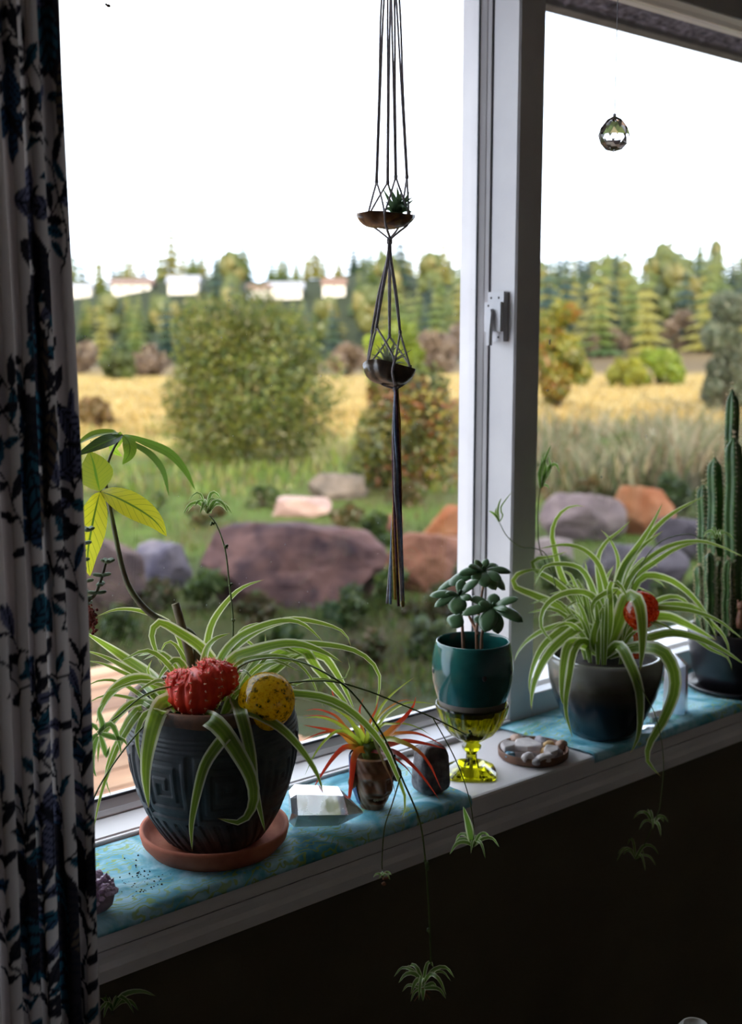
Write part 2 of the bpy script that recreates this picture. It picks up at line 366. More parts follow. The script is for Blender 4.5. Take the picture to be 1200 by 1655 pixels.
# ---- timber deck, board by board
deck = tag(thing('deck', (0, 1.4, -.78), None, None), kind='structure')
MAT['deckwood'] = NT('weathered_cedar'); t = MAT['deckwood']
MAT['deckwood'] = t.done(t.principled(t.ramp(t.noise(9, 6, stretch=(.12, 1, 1)), [(.3, lo(160,112,78,.6)), (.55, lo(214,166,124,.6)), (.75, lo(232,196,158,.6))]), .8))
dw = [MAT['deckwood']]
for q_ in (.72, .88, 1.1):
    t = NT('weathered_cedar_board'); dw.append(t.done(t.principled(t.ramp(t.noise(9, 6, stretch=(.12, 1, 1)), [(.3, lo(160,108,74,.6*q_)), (.55, lo(210,160,118,.6*q_)), (.75, lo(228,190,150,.6*q_))]), .8)))
for k in range(21):
    y0 = 1.44 + k*.143; j = .02*random.random(); dwk = dw[k % 4]
    me = M().box((-1.5, y0, -.78 - .002*random.random()), (2.34 + j, y0 + .131, -.75)).obj('plank', dwk, deck, False)
M().box((2.30, 1.44, -.93), (2.335, 4.43, -.781)).obj('rim_joist', MAT['deckwood'], deck, False)
for yy in (1.8, 3.0, 4.3): M().box((2.2, yy, GZ-.2), (2.29, yy+.09, -.781)).obj('post', MAT['deckwood'], deck, False)
# ---- boulders
def rock(px, py, w, h, dep, ca, cb, label, seed, group='boulders beyond the deck', lean=0, cuts=14):
    """px, py: foot of the boulder in the photograph; w, h, dep in pixels there"""
    g0 = G(px, py); d = depth(g0); r_ = random.Random(seed)
    pl = [(nrm([r_.gauss(0,1), r_.gauss(0,1), r_.gauss(0,.8)]), r_.uniform(.72, 1.0)) for _ in range(cuts)] + [(nrm([.1, .1, 1]), .78)]
    nn = np.array([p[0] for p in pl]); dd = np.array([p[1] for p in pl])
    def fn(v):
        k = nn @ v; m_ = k > 1e-3; r = min(1.1, (dd[m_]/k[m_]).min()) if m_.any() else 1.1
        return r*(1 + .07*mnoise.noise(Vector(v*3.1 + seed)) + .03*mnoise.noise(Vector(v*9 + seed)))
    Wm, Hm, Dm = px2m(w, d)*.5, px2m(h, d), px2m(dep, d)*.5
    R = np.stack([CR, nrm([CF[0], CF[1], 0]), UP], 1); ln = np.array([[1, 0, lean], [0, 1, 0], [0, 0, 1.0]])
    m = M().blob(g0 + np.array([0, 0, Hm*.36]) + R[:, 1]*Dm*.4, (Wm, Dm, Hm*.68), 4, fn, R @ ln)
    o = m.obj('boulder', plain('boulder_stone_%d' % seed, ca, cb, .9, 5, .6, 22, Specular_IOR_Level=.12), None, False); tag(o, label, 'rock', group)
    return o
P1, P2 = lo(78,60,66), lo(138,102,96)
rock(482, 978, 296, 136, 190, P1, P2, 'large long purple-brown boulder in the middle of the left pane', 3)
rock(262, 950, 100, 84, 80, lo(112,104,122), lo(150,138,146), 'blocky grey boulder left of the largest boulder, behind the money tree stem', 5)
rock(165, 990, 130, 130, 90, lo(96,80,82), lo(140,114,104), 'brown boulder at the left, behind the curtain edge', 8)
rock(700, 955, 170, 96, 120, lo(140,92,74), lo(178,122,96), 'rusty red boulder right of the tassel', 11)
rock(738, 878, 110, 66, 60, lo(190,112,70), lo(206,140,96), 'orange slanting slab behind the rusty red boulder', 13, lean=.5)
rock(622, 862, 62, 34, 40, lo(150,92,80), lo(172,118,100), 'small reddish stone above the large boulder', 17)
rock(486, 836, 100, 34, 60, lo(176,146,142), lo(200,172,164), 'pale flat pinkish stone lying behind the large boulder', 19)
rock(545, 806, 100, 44, 60, lo(104,96,92), lo(140,126,118), 'dark grey low stone at the foot of the big bush', 23)
rock(1040, 866, 100, 84, 70, lo(180,104,64), lo(198,136,98), 'orange boulder seen through the right pane', 29, lean=-.2)
rock(945, 876, 130, 80, 80, lo(136,116,120), lo(166,144,140), 'grey-pink boulder left of the orange one in the right pane', 31)
rock(900, 925, 70, 60, 60, lo(150,132,130), lo(178,160,154), 'pale stone beside the window mullion in the right pane', 37)
rock(1030, 962, 170, 92, 90, lo(92,84,94), lo(132,122,128), 'dark grey boulder behind the right spider plant', 41)
rock(1110, 905, 110, 70, 70, lo(84,76,84), lo(116,106,112), 'dark boulder behind the columnar cactus', 43)
# ---- shrubs and trees
MAT['leafy'] = vcol('shrub_leaves', .7, .45, 2.0, .3); MAT['bark'] = plain('bark', lo(92,76,62), lo(62,50,42), .9, 12, .5, 40)
def shrub(name, label, cat, px, py, w, h, cols, n=9000, leaf=.05, seed=1, group=None, dist=None, blobs=16, low=.12, tall=False, open_=.0):
    r_ = np.random.default_rng(seed); g0 = G(px, py) if dist is None else None
    if dist is not None:
        q = ray(px, py); q = q/np.linalg.norm(q[:2])*dist; x, y = q[0], q[1]; g0 = np.array([x, y, hill(x, y)])
    d = depth(g0); Wm, Hm = px2m(w, d), px2m(h, d)
    root = thing(name, g0, label, cat, group); cen = []; rad = []
    for k in range(blobs):
        zz = r_.uniform(low, .86); sp = math.sin(math.pi*min(1, .22 + .8*zz))**.7
        a = r_.uniform(0, 2*np.pi); rr = Wm*.5*sp*math.sqrt(r_.uniform(.0, 1))*.72
        cen.append(g0 + np.array([rr*math.cos(a), rr*math.sin(a), Hm*zz])); rad.append(r_.uniform(.13, .24)*min(Wm, Hm*1.2))
    cen = np.array(cen); rad = np.array(rad); k = r_.integers(0, blobs, n)
    dv = r_.normal(size=(n, 3)); dv /= np.linalg.norm(dv, axis=1)[:, None]; rr = r_.uniform(.35, 1.05, n)**.6
    p = cen[k] + dv*(rad[k]*rr)[:, None]; p[:, 2] = np.maximum(p[:, 2], g0[2] + .02)
    a = r_.normal(size=(n, 3)); a /= np.linalg.norm(a, axis=1)[:, None]; b = np.cross(a, dv + r_.normal(size=(n, 3))*.5); b /= np.linalg.norm(b, axis=1)[:, None]
    sz = leaf*r_.uniform(.6, 1.3, n)[:, None]
    q = np.stack([p - a*sz, p + b*sz*.45, p + a*sz, p - b*sz*.45], 1).reshape(-1, 3)
    cc = np.array([c[:3] for c in cols]); blobtint = r_.uniform(.75, 1.15, blobs)[k]; ci = (k*7 + r_.integers(0, 3, n)) % len(cc)
    c4 = np.ones((n, 4)); c4[:, :3] = cc[ci]*blobtint[:, None]; c4 = np.repeat(np.clip(c4, 0, 1), 4, 0)
    M().add(q, [(4*i, 4*i+1, 4*i+2, 4*i+3) for i in range(n)], None, c4).obj('foliage', MAT['leafy'], root, False, kind='stuff')
    tk = M(); tk.tube([g0 + [0, 0, -.1], g0 + [.02*Wm, 0, Hm*.3], g0 + [-.01*Wm, .02*Wm, Hm*.62]], [Wm*.022, Wm*.016, Wm*.008], 7, seg=6)
    for c_ in cen[:8]: tk.tube([g0 + [0, 0, Hm*.08], (g0 + c_)/2 + [0, 0, .1*Hm*0], c_], [Wm*.012, Wm*.008, Wm*.003], 5, seg=5)
    tk.obj('trunk', MAT['bark'], root); return root
OL = [lo(132,142,38), lo(100,124,42), lo(156,158,52), lo(88,108,44), lo(142,132,58)]
shrub('shrub', 'big round olive-green shrub filling the middle of the left pane', 'shrub', 398, 742, 345, 268, OL, 30000, .046, 5, blobs=44)
shrub('shrub', 'lower shrub with yellowing and reddish leaves behind the tassel', 'shrub', 655, 792, 225, 190, [lo(128,138,44), lo(92,104,44), lo(176,160,58), lo(168,104,56), lo(76,88,42)], 13000, .05, 6, blobs=24)
shrub('shrub', 'bright lime round bush behind the lower hanging shell', 'shrub', 638, 640, 110, 112, [lo(168,190,40), lo(148,176,44), lo(182,196,60)], 6000, .12, 7)
shrub('tree', 'small yellow and orange autumn tree beside the mullion in the right pane', 'tree', 905, 662, 110, 185, [lo(206,186,52), lo(170,170,50), lo(214,138,58), lo(136,150,56)], 9000, .10, 8, blobs=22)
shrub('shrub', 'lime shrub in front of the far hillside, right pane', 'shrub', 1062, 622, 90, 55, [lo(176,190,44), lo(150,176,46)], 4500, .16, 9)
shrub('shrub', 'yellow-green low shrub left of the lime one, right pane', 'shrub', 1010, 626, 90, 44, [lo(196,190,60), lo(170,176,54)], 4000, .16, 10)
shrub('tree', 'grey-green willowy tree at the right edge behind the cactus', 'tree', 1172, 668, 130, 205, [lo(128,140,112), lo(106,120,88), lo(148,150,122)], 9000, .09, 11, blobs=20)
shrub('shrub', 'small green bush at the left edge of the big olive shrub', 'shrub', 186, 612, 70, 48, [lo(124,140,60), lo(104,120,58)], 3500, .14, 12)
shrub('shrub', 'rusty low bush on the dry meadow near the curtain', 'shrub', 152, 690, 70, 48, [lo(170,128,74), lo(150,122,62)], 3500, .08, 14)
for k, (px, py, w, h, sd) in enumerate([(130, 604, 90, 44, 1), (225, 606, 110, 46, 2), (705, 600, 90, 70, 3), (750, 590, 90, 85, 4), (985, 592, 100, 46, 5), (1110, 590, 120, 60, 6), (800, 596, 90, 60, 7), (1180, 586, 90, 60, 8), (560, 604, 100, 50, 9), (60, 600, 90, 46, 10)]):
    shrub('bare_bush', 'dull pinkish-brown leafless bush at the foot of the far hillside', 'shrub', px, py, w, h, [lo(166,140,124), lo(150,126,108), lo(184,156,128)], 2600, .26, 60+k, 'brown bushes below the hillside', blobs=10)
# houses among the trees
MAT['housewall'] = plain('pale_house_wall', lo(236,230,224,.6), lo(224,216,210,.6), .8); MAT['houseroof'] = plain('grey_metal_roof', lo(190,190,200), lo(170,170,182), .6); MAT['brownroof'] = plain('brown_roof', lo(150,112,92), lo(130,98,84), .7)
MAT['hglass'] = plain('house_glass', lo(60,70,86), lo(44,52,66), .15)
homes = []
def house(px, py, w, h, roof, label):
    q = ray(px, py); q = q/np.linalg.norm(q[:2]); rr = min(np.arange(125, 235, 1.0), key=lambda t: abs(hill(q[0]*t, q[1]*t) - EYE[2] - q[2]*t))
    p = EYE + q*rr; p[2] = hill(p[0], p[1]); d = depth(p); Wm, Hm = px2m(w, d), px2m(h, d); homes.append((p[0], p[1], Wm, p[2]))
    g0 = np.array([p[0], p[1], p[2]]); root = thing('house', g0, label, 'house'); D = Wm*.6
    a = nrm([CR[0], CR[1], 0]); b = nrm([CF[0], CF[1], 0])
    def bx(u0, u1, v0, v1, z0, z1):
        v = [g0 + a*u + b*vv + UP*z for z in (z0, z1) for (u, vv) in ((u0, v0), (u1, v0), (u1, v1), (u0, v1))]
        return M().add(v, [(3,2,1,0),(4,5,6,7),(0,1,5,4),(1,2,6,5),(2,3,7,6),(3,0,4,7)])
    bx(-Wm/2, Wm/2, 0, D, -1.2, Hm*.62).obj('wall', MAT['housewall'], root, False)
    e = .08*Wm; v = [g0 + a*u + b*vv + UP*z for (u, vv, z) in ((-Wm/2-e, -e, Hm*.60), (Wm/2+e, -e, Hm*.60), (Wm/2+e, D+e, Hm*.60), (-Wm/2-e, D+e, Hm*.60), (-Wm/2-e, D/2, Hm*1.02), (Wm/2+e, D/2, Hm*1.02))]
    M().add(v, [(0,1,5,4), (2,3,4,5), (0,4,3), (1,2,5), (3,2,1,0)]).obj('roof', roof, root, False)
    for k in range(3):
        u = -Wm*.34 + k*Wm*.3; wn = bx(u, u + Wm*.13, -.06, .02, Hm*.18, Hm*.46).obj('window', MAT['housewall'], root, False)
        bx(u + .02*Wm, u + Wm*.11, -.09, -.061, Hm*.22, Hm*.42).obj('pane', MAT['hglass'], wn, False)
house(130, 472, 34, 22, MAT['houseroof'], 'small white house on the hill next to the curtain edge')
house(212, 474, 62, 24, MAT['brownroof'], 'long pinkish house on the hill, second from the curtain')
house(296, 474, 48, 30, MAT['houseroof'], 'bright white house with pale roof above the big shrub')
house(418, 482, 36, 24, MAT['brownroof'], 'small pale house on the hill above the right half of the big shrub')
house(462, 484, 52, 28, MAT['houseroof'], 'wide white house on the hill left of the macrame')
house(540, 480, 36, 30, MAT['brownroof'], 'narrow white house on the hill just left of the macrame cords')
r_w = random.Random(77); WEEDC = [[lo(104,134,44), lo(76,106,38), lo(132,150,60)], [lo(132,104,66), lo(108,96,54), lo(92,110,48)], [lo(88,116,48), lo(64,90,40), lo(120,130,66)]]
for k, (px, py, w, h) in enumerate([(330,985,90,60),(420,1010,120,50),(560,1010,130,60),(640,985,70,70),(250,985,80,60),(190,1030,110,60),(120,1020,90,60),(700,1000,110,60),(760,960,60,60),(610,880,60,50),(330,850,90,50),(420,820,80,44),(250,840,90,44),(560,850,70,36),(180,830,90,46),(900,960,80,60),(980,985,90,60),(1080,1000,110,60),(1150,960,80,70),(960,820,80,50),(1090,830,90,60),(1160,850,90,70),(660,820,80,50),(880,790,80,60),(450,1060,120,50),(600,1070,110,50),(700,1060,100,60),(1000,760,90,60)]):
    shrub('weed_clump', 'blurred low clump of weeds among the boulders outside', 'plant', px, py, w, h, WEEDC[k % 3], 900, .045, 300+k, 'weed clumps among the boulders', blobs=9, low=.05)
# conifers: three shapes, copied
def conifer_mesh(seed):
    r_ = random.Random(seed); m = M(); m.tube([(0, 0, -.08), (0, 0, .9)], [.022, .004], 5, lo(96,78,60))
    tiers = 9
    for k in range(tiers):
        q = k/(tiers-1); z = .07 + .89*q; rad = (.225*(1-q)**.85 + .014)*r_.uniform(.85, 1.15); hgt = .15*(1-.5*q); n = 13
        ring = []; 
        for j in range(n*2):
            a = math.pi*j/n + k*.7; rr = rad*(r_.uniform(.8, 1.2) if j % 2 else r_.uniform(.42, .62)); ring.append((rr*math.cos(a), rr*math.sin(a), z - hgt*(.35 if j % 2 else .1)*r_.uniform(.7, 1.3)))
        V = [(0, 0, z + hgt*.6)] + ring + [(0, 0, z - hgt*.05)]; nn = n*2
        F = [(0, 1+j, 1+(j+1) % nn) for j in range(nn)] + [(nn+1, 1+(j+1) % nn, 1+j) for j in range(nn)]
        cc = {1: [lo(64,92,86), lo(52,78,76), lo(82,108,84)], 2: [lo(120,140,66), lo(92,118,70), lo(146,156,76)], 3: [lo(160,164,72), lo(128,142,64), lo(178,172,84)]}[seed][r_.randrange(3)]  # tree tints that also paint in shade and sun: dark blue-green to olive-yellow
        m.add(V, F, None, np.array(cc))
    return m
def round_mesh(seed):
    r_ = random.Random(seed); m = M(); m.tube([(0, 0, -.08), (0, 0, .6)], [.03, .01], 5, lo(96,78,60))
    for k in range(9):
        a = r_.uniform(0, 6.28); rr = r_.uniform(0, .16); z = r_.uniform(.38, .84)
        m.blob((rr*math.cos(a), rr*math.sin(a), z), r_.uniform(.1, .17), 2, lambda v: 1+.45*mnoise.noise(Vector(v*3.3+k)), None, [lo(140,140,70), lo(120,130,64), lo(160,150,80)][k % 3])
    return m
MAT['needles'] = vcol('conifer_needles', .85, .25, .8, .4)
protos = []
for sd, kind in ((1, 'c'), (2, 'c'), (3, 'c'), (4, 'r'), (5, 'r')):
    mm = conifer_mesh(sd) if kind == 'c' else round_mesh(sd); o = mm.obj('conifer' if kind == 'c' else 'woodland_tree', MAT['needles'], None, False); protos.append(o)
used = set(); ncon = 0; r_ = random.Random(21); spots = []
def sky_top(az):   # how far trees should reach above the eye, in pixels at that azimuth
    return np.interp(az, [14, 22, 26, 30, 33, 36, 40, 43, 46, 50, 54, 60, 70], [120, 140, 150, 130, 128, 122, 128, 132, 136, 146, 150, 142, 130])
for k in range(9000):
    if len(spots) >= 365: break
    az = r_.uniform(21, 59) if len(spots) < 315 else r_.uniform(7, 22); near = r_.random() < .34 and az > 47
    rr = r_.uniform(104, 160) if near else (r_.uniform(128, 170) if r_.random() < .52 else r_.uniform(182, 222)); x, y = rr*math.sin(math.radians(az)), rr*math.cos(math.radians(az))
    if any((x-a)**2 + (y-b)**2 < 12 for a, b in spots): continue
    spots.append((x, y)); z = hill(x, y); top = sky_top(az)/1919*rr + .6 + r_.uniform(-3.2, 1.8)
    h = min(max(top - z, 5.5), 15.5) if rr > 184 else r_.uniform(6.0, 10)
    bad = False
    for a, b, hw, hz in homes:
        hd = math.hypot(a, b)
        if abs(math.degrees(math.atan2(a, b)) - az) < math.degrees((hw*.5 + 1.6)/hd):
            if abs(rr - hd) < 7: bad = True
            elif rr < hd: h = min(h, EYE[2] + (hz + .3 - EYE[2])/hd*rr - z); bad = bad or h < 2.6
    if bad: spots.pop(); continue
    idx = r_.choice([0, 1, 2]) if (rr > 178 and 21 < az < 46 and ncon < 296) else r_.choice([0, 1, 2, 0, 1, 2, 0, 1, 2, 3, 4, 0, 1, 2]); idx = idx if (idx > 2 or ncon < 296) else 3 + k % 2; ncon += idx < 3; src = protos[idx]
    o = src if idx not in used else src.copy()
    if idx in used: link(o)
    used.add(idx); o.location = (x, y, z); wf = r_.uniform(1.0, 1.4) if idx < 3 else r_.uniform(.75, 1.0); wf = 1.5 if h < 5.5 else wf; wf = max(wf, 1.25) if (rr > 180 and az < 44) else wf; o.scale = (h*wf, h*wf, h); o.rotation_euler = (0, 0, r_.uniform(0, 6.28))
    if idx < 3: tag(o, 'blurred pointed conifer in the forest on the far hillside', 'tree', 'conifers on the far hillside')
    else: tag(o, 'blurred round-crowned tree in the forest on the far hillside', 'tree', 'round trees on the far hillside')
# grasses: uncountable blades
def grass(name, label, n, px0, px1, py0, py1, hgt, wd, cols, seed, bend=.5):
    r_ = np.random.default_rng(seed); V = []; C = []; F = []
    for k in range(n):
        u, v = r_.uniform(px0, px1), py0 + (py1-py0)*r_.uniform()**1.0
        p = Zat(u, v, GZ)
        if p[0] < 2.5 and p[1] < 4.6: continue
        if mnoise.noise(Vector((p[0]*.9, p[1]*.9, seed))) < -.22: continue
        p[2] = hill(p[0], p[1]) - .01; h = hgt*r_.uniform(.4, 1.2)*(.65 + .7*mnoise.noise(Vector((p[0]*.6, p[1]*.6, 4+seed)))); a = r_.uniform(0, 6.28); sd = np.array([math.cos(a), math.sin(a), 0])*wd*.5
        ln = np.array([r_.normal(), r_.normal(), 0])*h*bend*.5; b = len(V)
        V += [p - sd, p + sd, p + ln*.35 + sd*.8 + [0, 0, h*.6], p + ln*.35 - sd*.8 + [0, 0, h*.6], p + ln + [0, 0, h]]
        F += [(b, b+1, b+2, b+3), (b+3, b+2, b+4)]; c = cols[r_.integers(len(cols))]; C += [c]*5
    o = M().add(V, F, None, np.array(C)).obj(name, MAT['leafy'], None, False); tag(o, label, 'grass', kind='stuff')
GR = [lo(96,130,36), lo(74,104,34), lo(134,146,60), lo(140,120,76), lo(104,84,54)]
grass('grass', 'short green grass growing between the boulders', 22000, -200, 1400, 740, 1130, .16, .012, GR, 3)
grass('grass', 'bright green grass strip behind the boulders', 9000, -200, 1400, 690, 800, .30, .03, [lo(146,172,62), lo(118,150,48), lo(166,172,86), lo(150,128,84)], 4)
grass('reeds', 'tall pale grey-green grasses in the right pane', 7000, 860, 1400, 700, 810, .9, .035, [lo(176,168,136), lo(146,146,110), lo(196,178,146), lo(116,128,78), lo(150,122,88), lo(96,108,64)], 5, .9)
grass('dry_grass', 'dry golden meadow grass in the distance', 14000, -200, 1400, 612, 705, .26, .08, [lo(232,196,120), lo(222,186,104), lo(206,176,110)], 6)
# white marker post
pb = G(1052, 742); d = depth(pb); wpost = thing('marker_post', pb, 'thin white marker post standing among the tall grasses', 'post')
M().box(pb + [-px2m(4, d), -px2m(4, d), -.1], pb + [px2m(4, d), px2m(4, d), px2m(40, d)]).obj('shaft', MAT['housewall'], wpost, False)
M().lathe([(px2m(6.5, d), pb[2]+px2m(40.1, d)), (px2m(1, d), pb[2]+px2m(46, d))], pb[0], pb[1], 4).obj('cap', MAT['housewall'], wpost, False)
# ================================================================== ON THE SILL
def Z4(x, y): return 120 + x/2.4, 900 + y/2.4            # coordinates read off enlarged views of the photograph
def Z7(x, y): return 800 + x/3.0, 720 + y/3.0
def Z5(x, y): return 480 + x/5.0, 1080 + y/5.0
def Z2(x, y): return x/3.309, 540 + y/3.309
def Z6(x, y): return 640 + x/3.75, 860 + y/3.75
def ZI(x, y): return x, y
def path(zf, pts, d0):
    out = []
    for q in pts:
        px, py = zf(q[0], q[1]); out.append(P(px, py, d0 + (q[2] if len(q) > 2 else 0)))
    return np.array(out)
def axis_prof(c, rows):
    """(row, half width px) pairs at a vertical axis -> (radius, z)"""
    d = depth((c[0], c[1], .08)); return [(px2m(hw, d), zaxis(c, py)) for py, hw in rows]
# ---- batik cloths
t = NT('batik_cloth'); tcx = t.n('ShaderNodeTexCoord'); mp = t.n('ShaderNodeMapping'); t.l(tcx.outputs['Object'], mp.inputs['Vector'])
base = t.ramp(t.noise(13, 5, dist=1.2), [(.28, lin(40,120,142)), (.42, lin(96,172,194)), (.56, lin(170,214,230)), (.74, lin(84,176,176))])
wv = t.n('ShaderNodeTexWave'); wv.wave_type = 'RINGS'; wv.inputs['Scale'].default_value = 34; wv.inputs['Distortion'].default_value = 16; wv.inputs['Detail'].default_value = 2; wv.inputs['Detail Scale'].default_value = 1.2; t.l(mp.outputs['Vector'], wv.inputs['Vector'])
ln = t.ramp(wv.outputs['Fac'], [(.78, (0, 0, 0)), (.92, (.8, .8, .8))]); pat = t.ramp(t.noise(9, 2), [(.45, (0, 0, 0)), (.58, (1, 1, 1))])
ml = t.mix(1.0, ln, pat, 'MULTIPLY'); c_ = t.mix(ml, base, lin(150,176,60)); MAT['batik'] = t.done(t.principled(c_, .8, t.bump(t.noise(400, 2), .15, .001)))
def cloth(label, corners, seed, drop):
    """corners: back-left, back-right, front-right, front-left in X,Y on the sill; its front hem rolls over the nose"""
    bl, br, frt, fl = [np.array(c) for c in corners]; nu, nv = 90, 34; V = []
    for j in range(nv):
        v = j/(nv-1)
        for i in range(nu):
            u = i/(nu-1); a = bl*(1-u) + br*u; b = fl*(1-u) + frt*u
            x, y = a*(1-v) + b*v; y += .0015*math.sin(u*23+seed) if .02 < v < .9 else 0
            wr = .0012 + .0011*(1+mnoise.noise(Vector((x*16, y*44, seed)))) + .0009*(1+math.sin(y*150 + x*14 + seed))*smoothstep(.5, .95, v)
            z = .0008 + wr
            if v > .88:                             # hem rolling over the edge
                q = (v-.88)/.12; ang = q*2.0; y = 1.0655 - .0075*math.sin(ang) - .0003; z = -.006 + .0078*math.cos(ang) + wr*(1-q) + drop*min(0, math.cos(ang))
            V.append((x, y, z))
    F = [(j*nu+i, (j+1)*nu+i, (j+1)*nu+i+1, j*nu+i+1) for j in range(nv-1) for i in range(nu-1)]
    o = M().add(V, F).obj('batik_cloth', MAT['batik'], None); tag(o, label, 'cloth', 'batik cloths on the sill')
    md = o.modifiers.new('thick', 'SOLIDIFY'); md.thickness = .0012; md.offset = 1; return o
cloth('teal and blue batik cloth under the large dark pot, quartz and face cup', ((.30, 1.233), (1.075, 1.233), (1.062, 1.066), (.30, 1.066)), 1.0, 0)
cloth('teal and blue batik cloth under the right spider plant and cactus', ((1.297, 1.237), (2.55, 1.237), (2.55, 1.066), (1.317, 1.070)), 4.0, 0)
# ---- large dark pot and saucer
c1 = Zat(349, 1370, 0.0); c1[1] = 1.150; c1 = np.array([c1[0], c1[1], .004]); D1 = depth((c1[0], c1[1], .12))
t = NT('terracotta'); MAT['terra'] = t.done(t.principled(t.ramp(t.noise(18, 6), [(.3, lin(150,78,58)), (.55, lin(188,110,84)), (.8, lin(206,140,112))]), .85, t.bump(t.noise(150), .3, .001)))
sc = thing('plant_saucer', (c1[0], c1[1], .004), 'round terracotta saucer under the large dark pot', 'saucer')
R_ = px2m(120, depth((c1[0], c1[1], .02)))
M().lathe([(0.001, .0055), (R_*.80, .0045), (R_*.86, .0045), (R_*.97, .016), (R_, .0265), (R_*.995, .0295), (R_*.955, .0300), (R_*.935, .0275), (R_*.90, .0165), (R_*.84, .0115), (.001, .0110)], c1[0], c1[1], 72).obj('dish', MAT['terra'], sc)
rows = [(1374, 66), (1368, 76), (1350, 90), (1320, 108), (1290, 121), (1250, 132), (1220, 136), (1190, 135), (1175, 132), (1166, 131), (1160, 132), (1152, 132), (1147, 131), (1143, 128)]
pr_ = axis_prof(c1, rows); zb1 = pr_[0][1]; z0 = .0125
pr_ = [(r, z0 + (z - zb1)) for r, z in pr_]; ztop = pr_[-1][1]
rr_ = np.array([p[0] for p in pr_]); zz_ = np.array([p[1] for p in pr_]); zs = np.linspace(zz_[0], zz_[-1], 150)
from_prof = [(float(np.interp(z, zz_, rr_)), float(z)) for z in zs]
KEY = ["11111111111", "10000000001", "10111111101", "10100000101", "10101110101", "10101010101", "10101000101", "10101111101", "10100000001", "10111111111", "10000000000", "11111111111"]
def relief(th, r, z):
    q = (z - zz_[0])/(zz_[-1] - zz_[0]); out = np.full(len(th), r)
    if .28 < q < .76:
        v = (q-.28)/.48; row = KEY[min(11, int((1-v)*12))]
        u = (th*8/(2*np.pi)) % 1.0
        idx = np.minimum((u*12.5).astype(int), 11); on = np.array([1.0 if (i < 11 and row[min(i, 10)] == '1') else 0.0 for i in idx]); out = out + (on-.5)*.0022
    elif q <= .28: out = out + .0011*np.sign(np.sin(th*34 + q*26))*(q > .03)
    elif q < .86: out = out + .0010*math.sin(q*210)
    return out + .0005*np.sin(th*7 + z*40)
t = NT('dark_carved_clay'); n1 = t.noise(26, 6); n2 = t.noise(7, 4)
c_ = t.mix(t.ramp(n2, [(.5, (0, 0, 0)), (.72, (1, 1, 1))]), t.ramp(n1, [(.3, lin(46,50,56)), (.7, lin(84,90,96))]), lin(112,78,56)); MAT['darkpot'] = t.done(t.principled(c_, .62, t.bump(t.noise(190), .4, .001)))
t = NT('worn_rim'); MAT['rim'] = t.done(t.principled(t.ramp(t.noise(40, 6), [(.35, lin(58,50,48)), (.6, lin(120,82,62))]), .6, t.bump(t.noise(120), .5, .001)))
MAT['soil'] = plain('potting_soil', lin(52,40,32), lin(30,24,20), .95, 120, 1.0, 160)
pot = thing('plant_pot', (c1[0], c1[1], z0), 'large dark grey clay pot carved with square key pattern, on the terracotta saucer', 'plant pot')
body = M(); body.lathe(from_prof, c1[0], c1[1], 420, relief, True, False)
body.lathe([(rr_[-1]*.999, zz_[-1]), (rr_[-1]*.90, zz_[-1]-.002), (rr_[-1]*.89, zz_[-1]-.03), (rr_[-1]*.86, zz_[-1]-.05)], c1[0], c1[1], 96, None, False, False)
body.obj('body', MAT['darkpot'], pot)
M().lathe([(rr_[-1]*1.015, zz_[-1]-.014), (rr_[-1]*1.045, zz_[-1]-.009), (rr_[-1]*1.05, zz_[-1]-.004), (rr_[-1]*1.02, zz_[-1]+.003), (rr_[-1]*.94, zz_[-1]+.003), (rr_[-1]*.905, zz_[-1]-.004)], c1[0], c1[1], 96, lambda th, r, z: r*(1+.006*np.sin(th*3+1)), False, False).obj('rim', MAT['rim'], pot)
M().lathe([(rr_[-1]*.885, zz_[-1]-.022), (rr_[-1]*.5, zz_[-1]-.017), (.001, zz_[-1]-.015)], c1[0], c1[1], 60, lambda th, r, z: r, False, True).obj('soil', MAT['soil'], pot)
SOIL1 = zz_[-1]-.018
# ---- spider plant in the dark pot
t = NT('spider_leaf'); uvn = t.n('ShaderNodeTexCoord'); sp = t.n('ShaderNodeSeparateXYZ'); t.l(uvn.outputs['UV'], sp.inputs[0])
gcol = t.ramp(sp.outputs['X'], [(0, lin(236,238,214)), (.13, lin(228,232,196)), (.19, lin(136,166,48)), (.38, lin(96,136,30)), (.5, lin(140,168,66)), (.62, lin(96,136,30)), (.81, lin(136,166,48)), (.87, lin(228,232,196)), (1, lin(236,238,214))])
tip = t.ramp(sp.outputs['Y'], [(.965, (0, 0, 0)), (.995, (1, 1, 1))]); gcol = t.mix(tip, gcol, lin(150,96,60))
MAT['spider'] = t.done(t.leaf(gcol, .5, .38, .07, t.mix(.18, gcol, lin(206,222,70))))
t = NT('plantlet_leaf'); uvn = t.n('ShaderNodeTexCoord'); sp = t.n('ShaderNodeSeparateXYZ'); t.l(uvn.outputs['UV'], sp.inputs[0])
gcol = t.ramp(sp.outputs['X'], [(0, lin(222,230,190)), (.14, lin(204,218,160)), (.24, lin(110,150,56)), (.76, lin(110,150,56)), (.86, lin(204,218,160)), (1, lin(222,230,190))]); MAT['plantlet'] = t.done(t.leaf(gcol, .45, .4, .06))
MAT['stem'] = plain('green_runner', lin(74,92,40), lin(96,112,52), .5, 60); MAT['bud'] = plain('dry_bud', lin(150,98,66), lin(118,74,50), .8, 90)
sp1 = thing('spider_plant', (c1[0], c1[1], SOIL1), 'white-edged spider plant arching out of the large dark pot', 'plant')
DL = D1 - .005
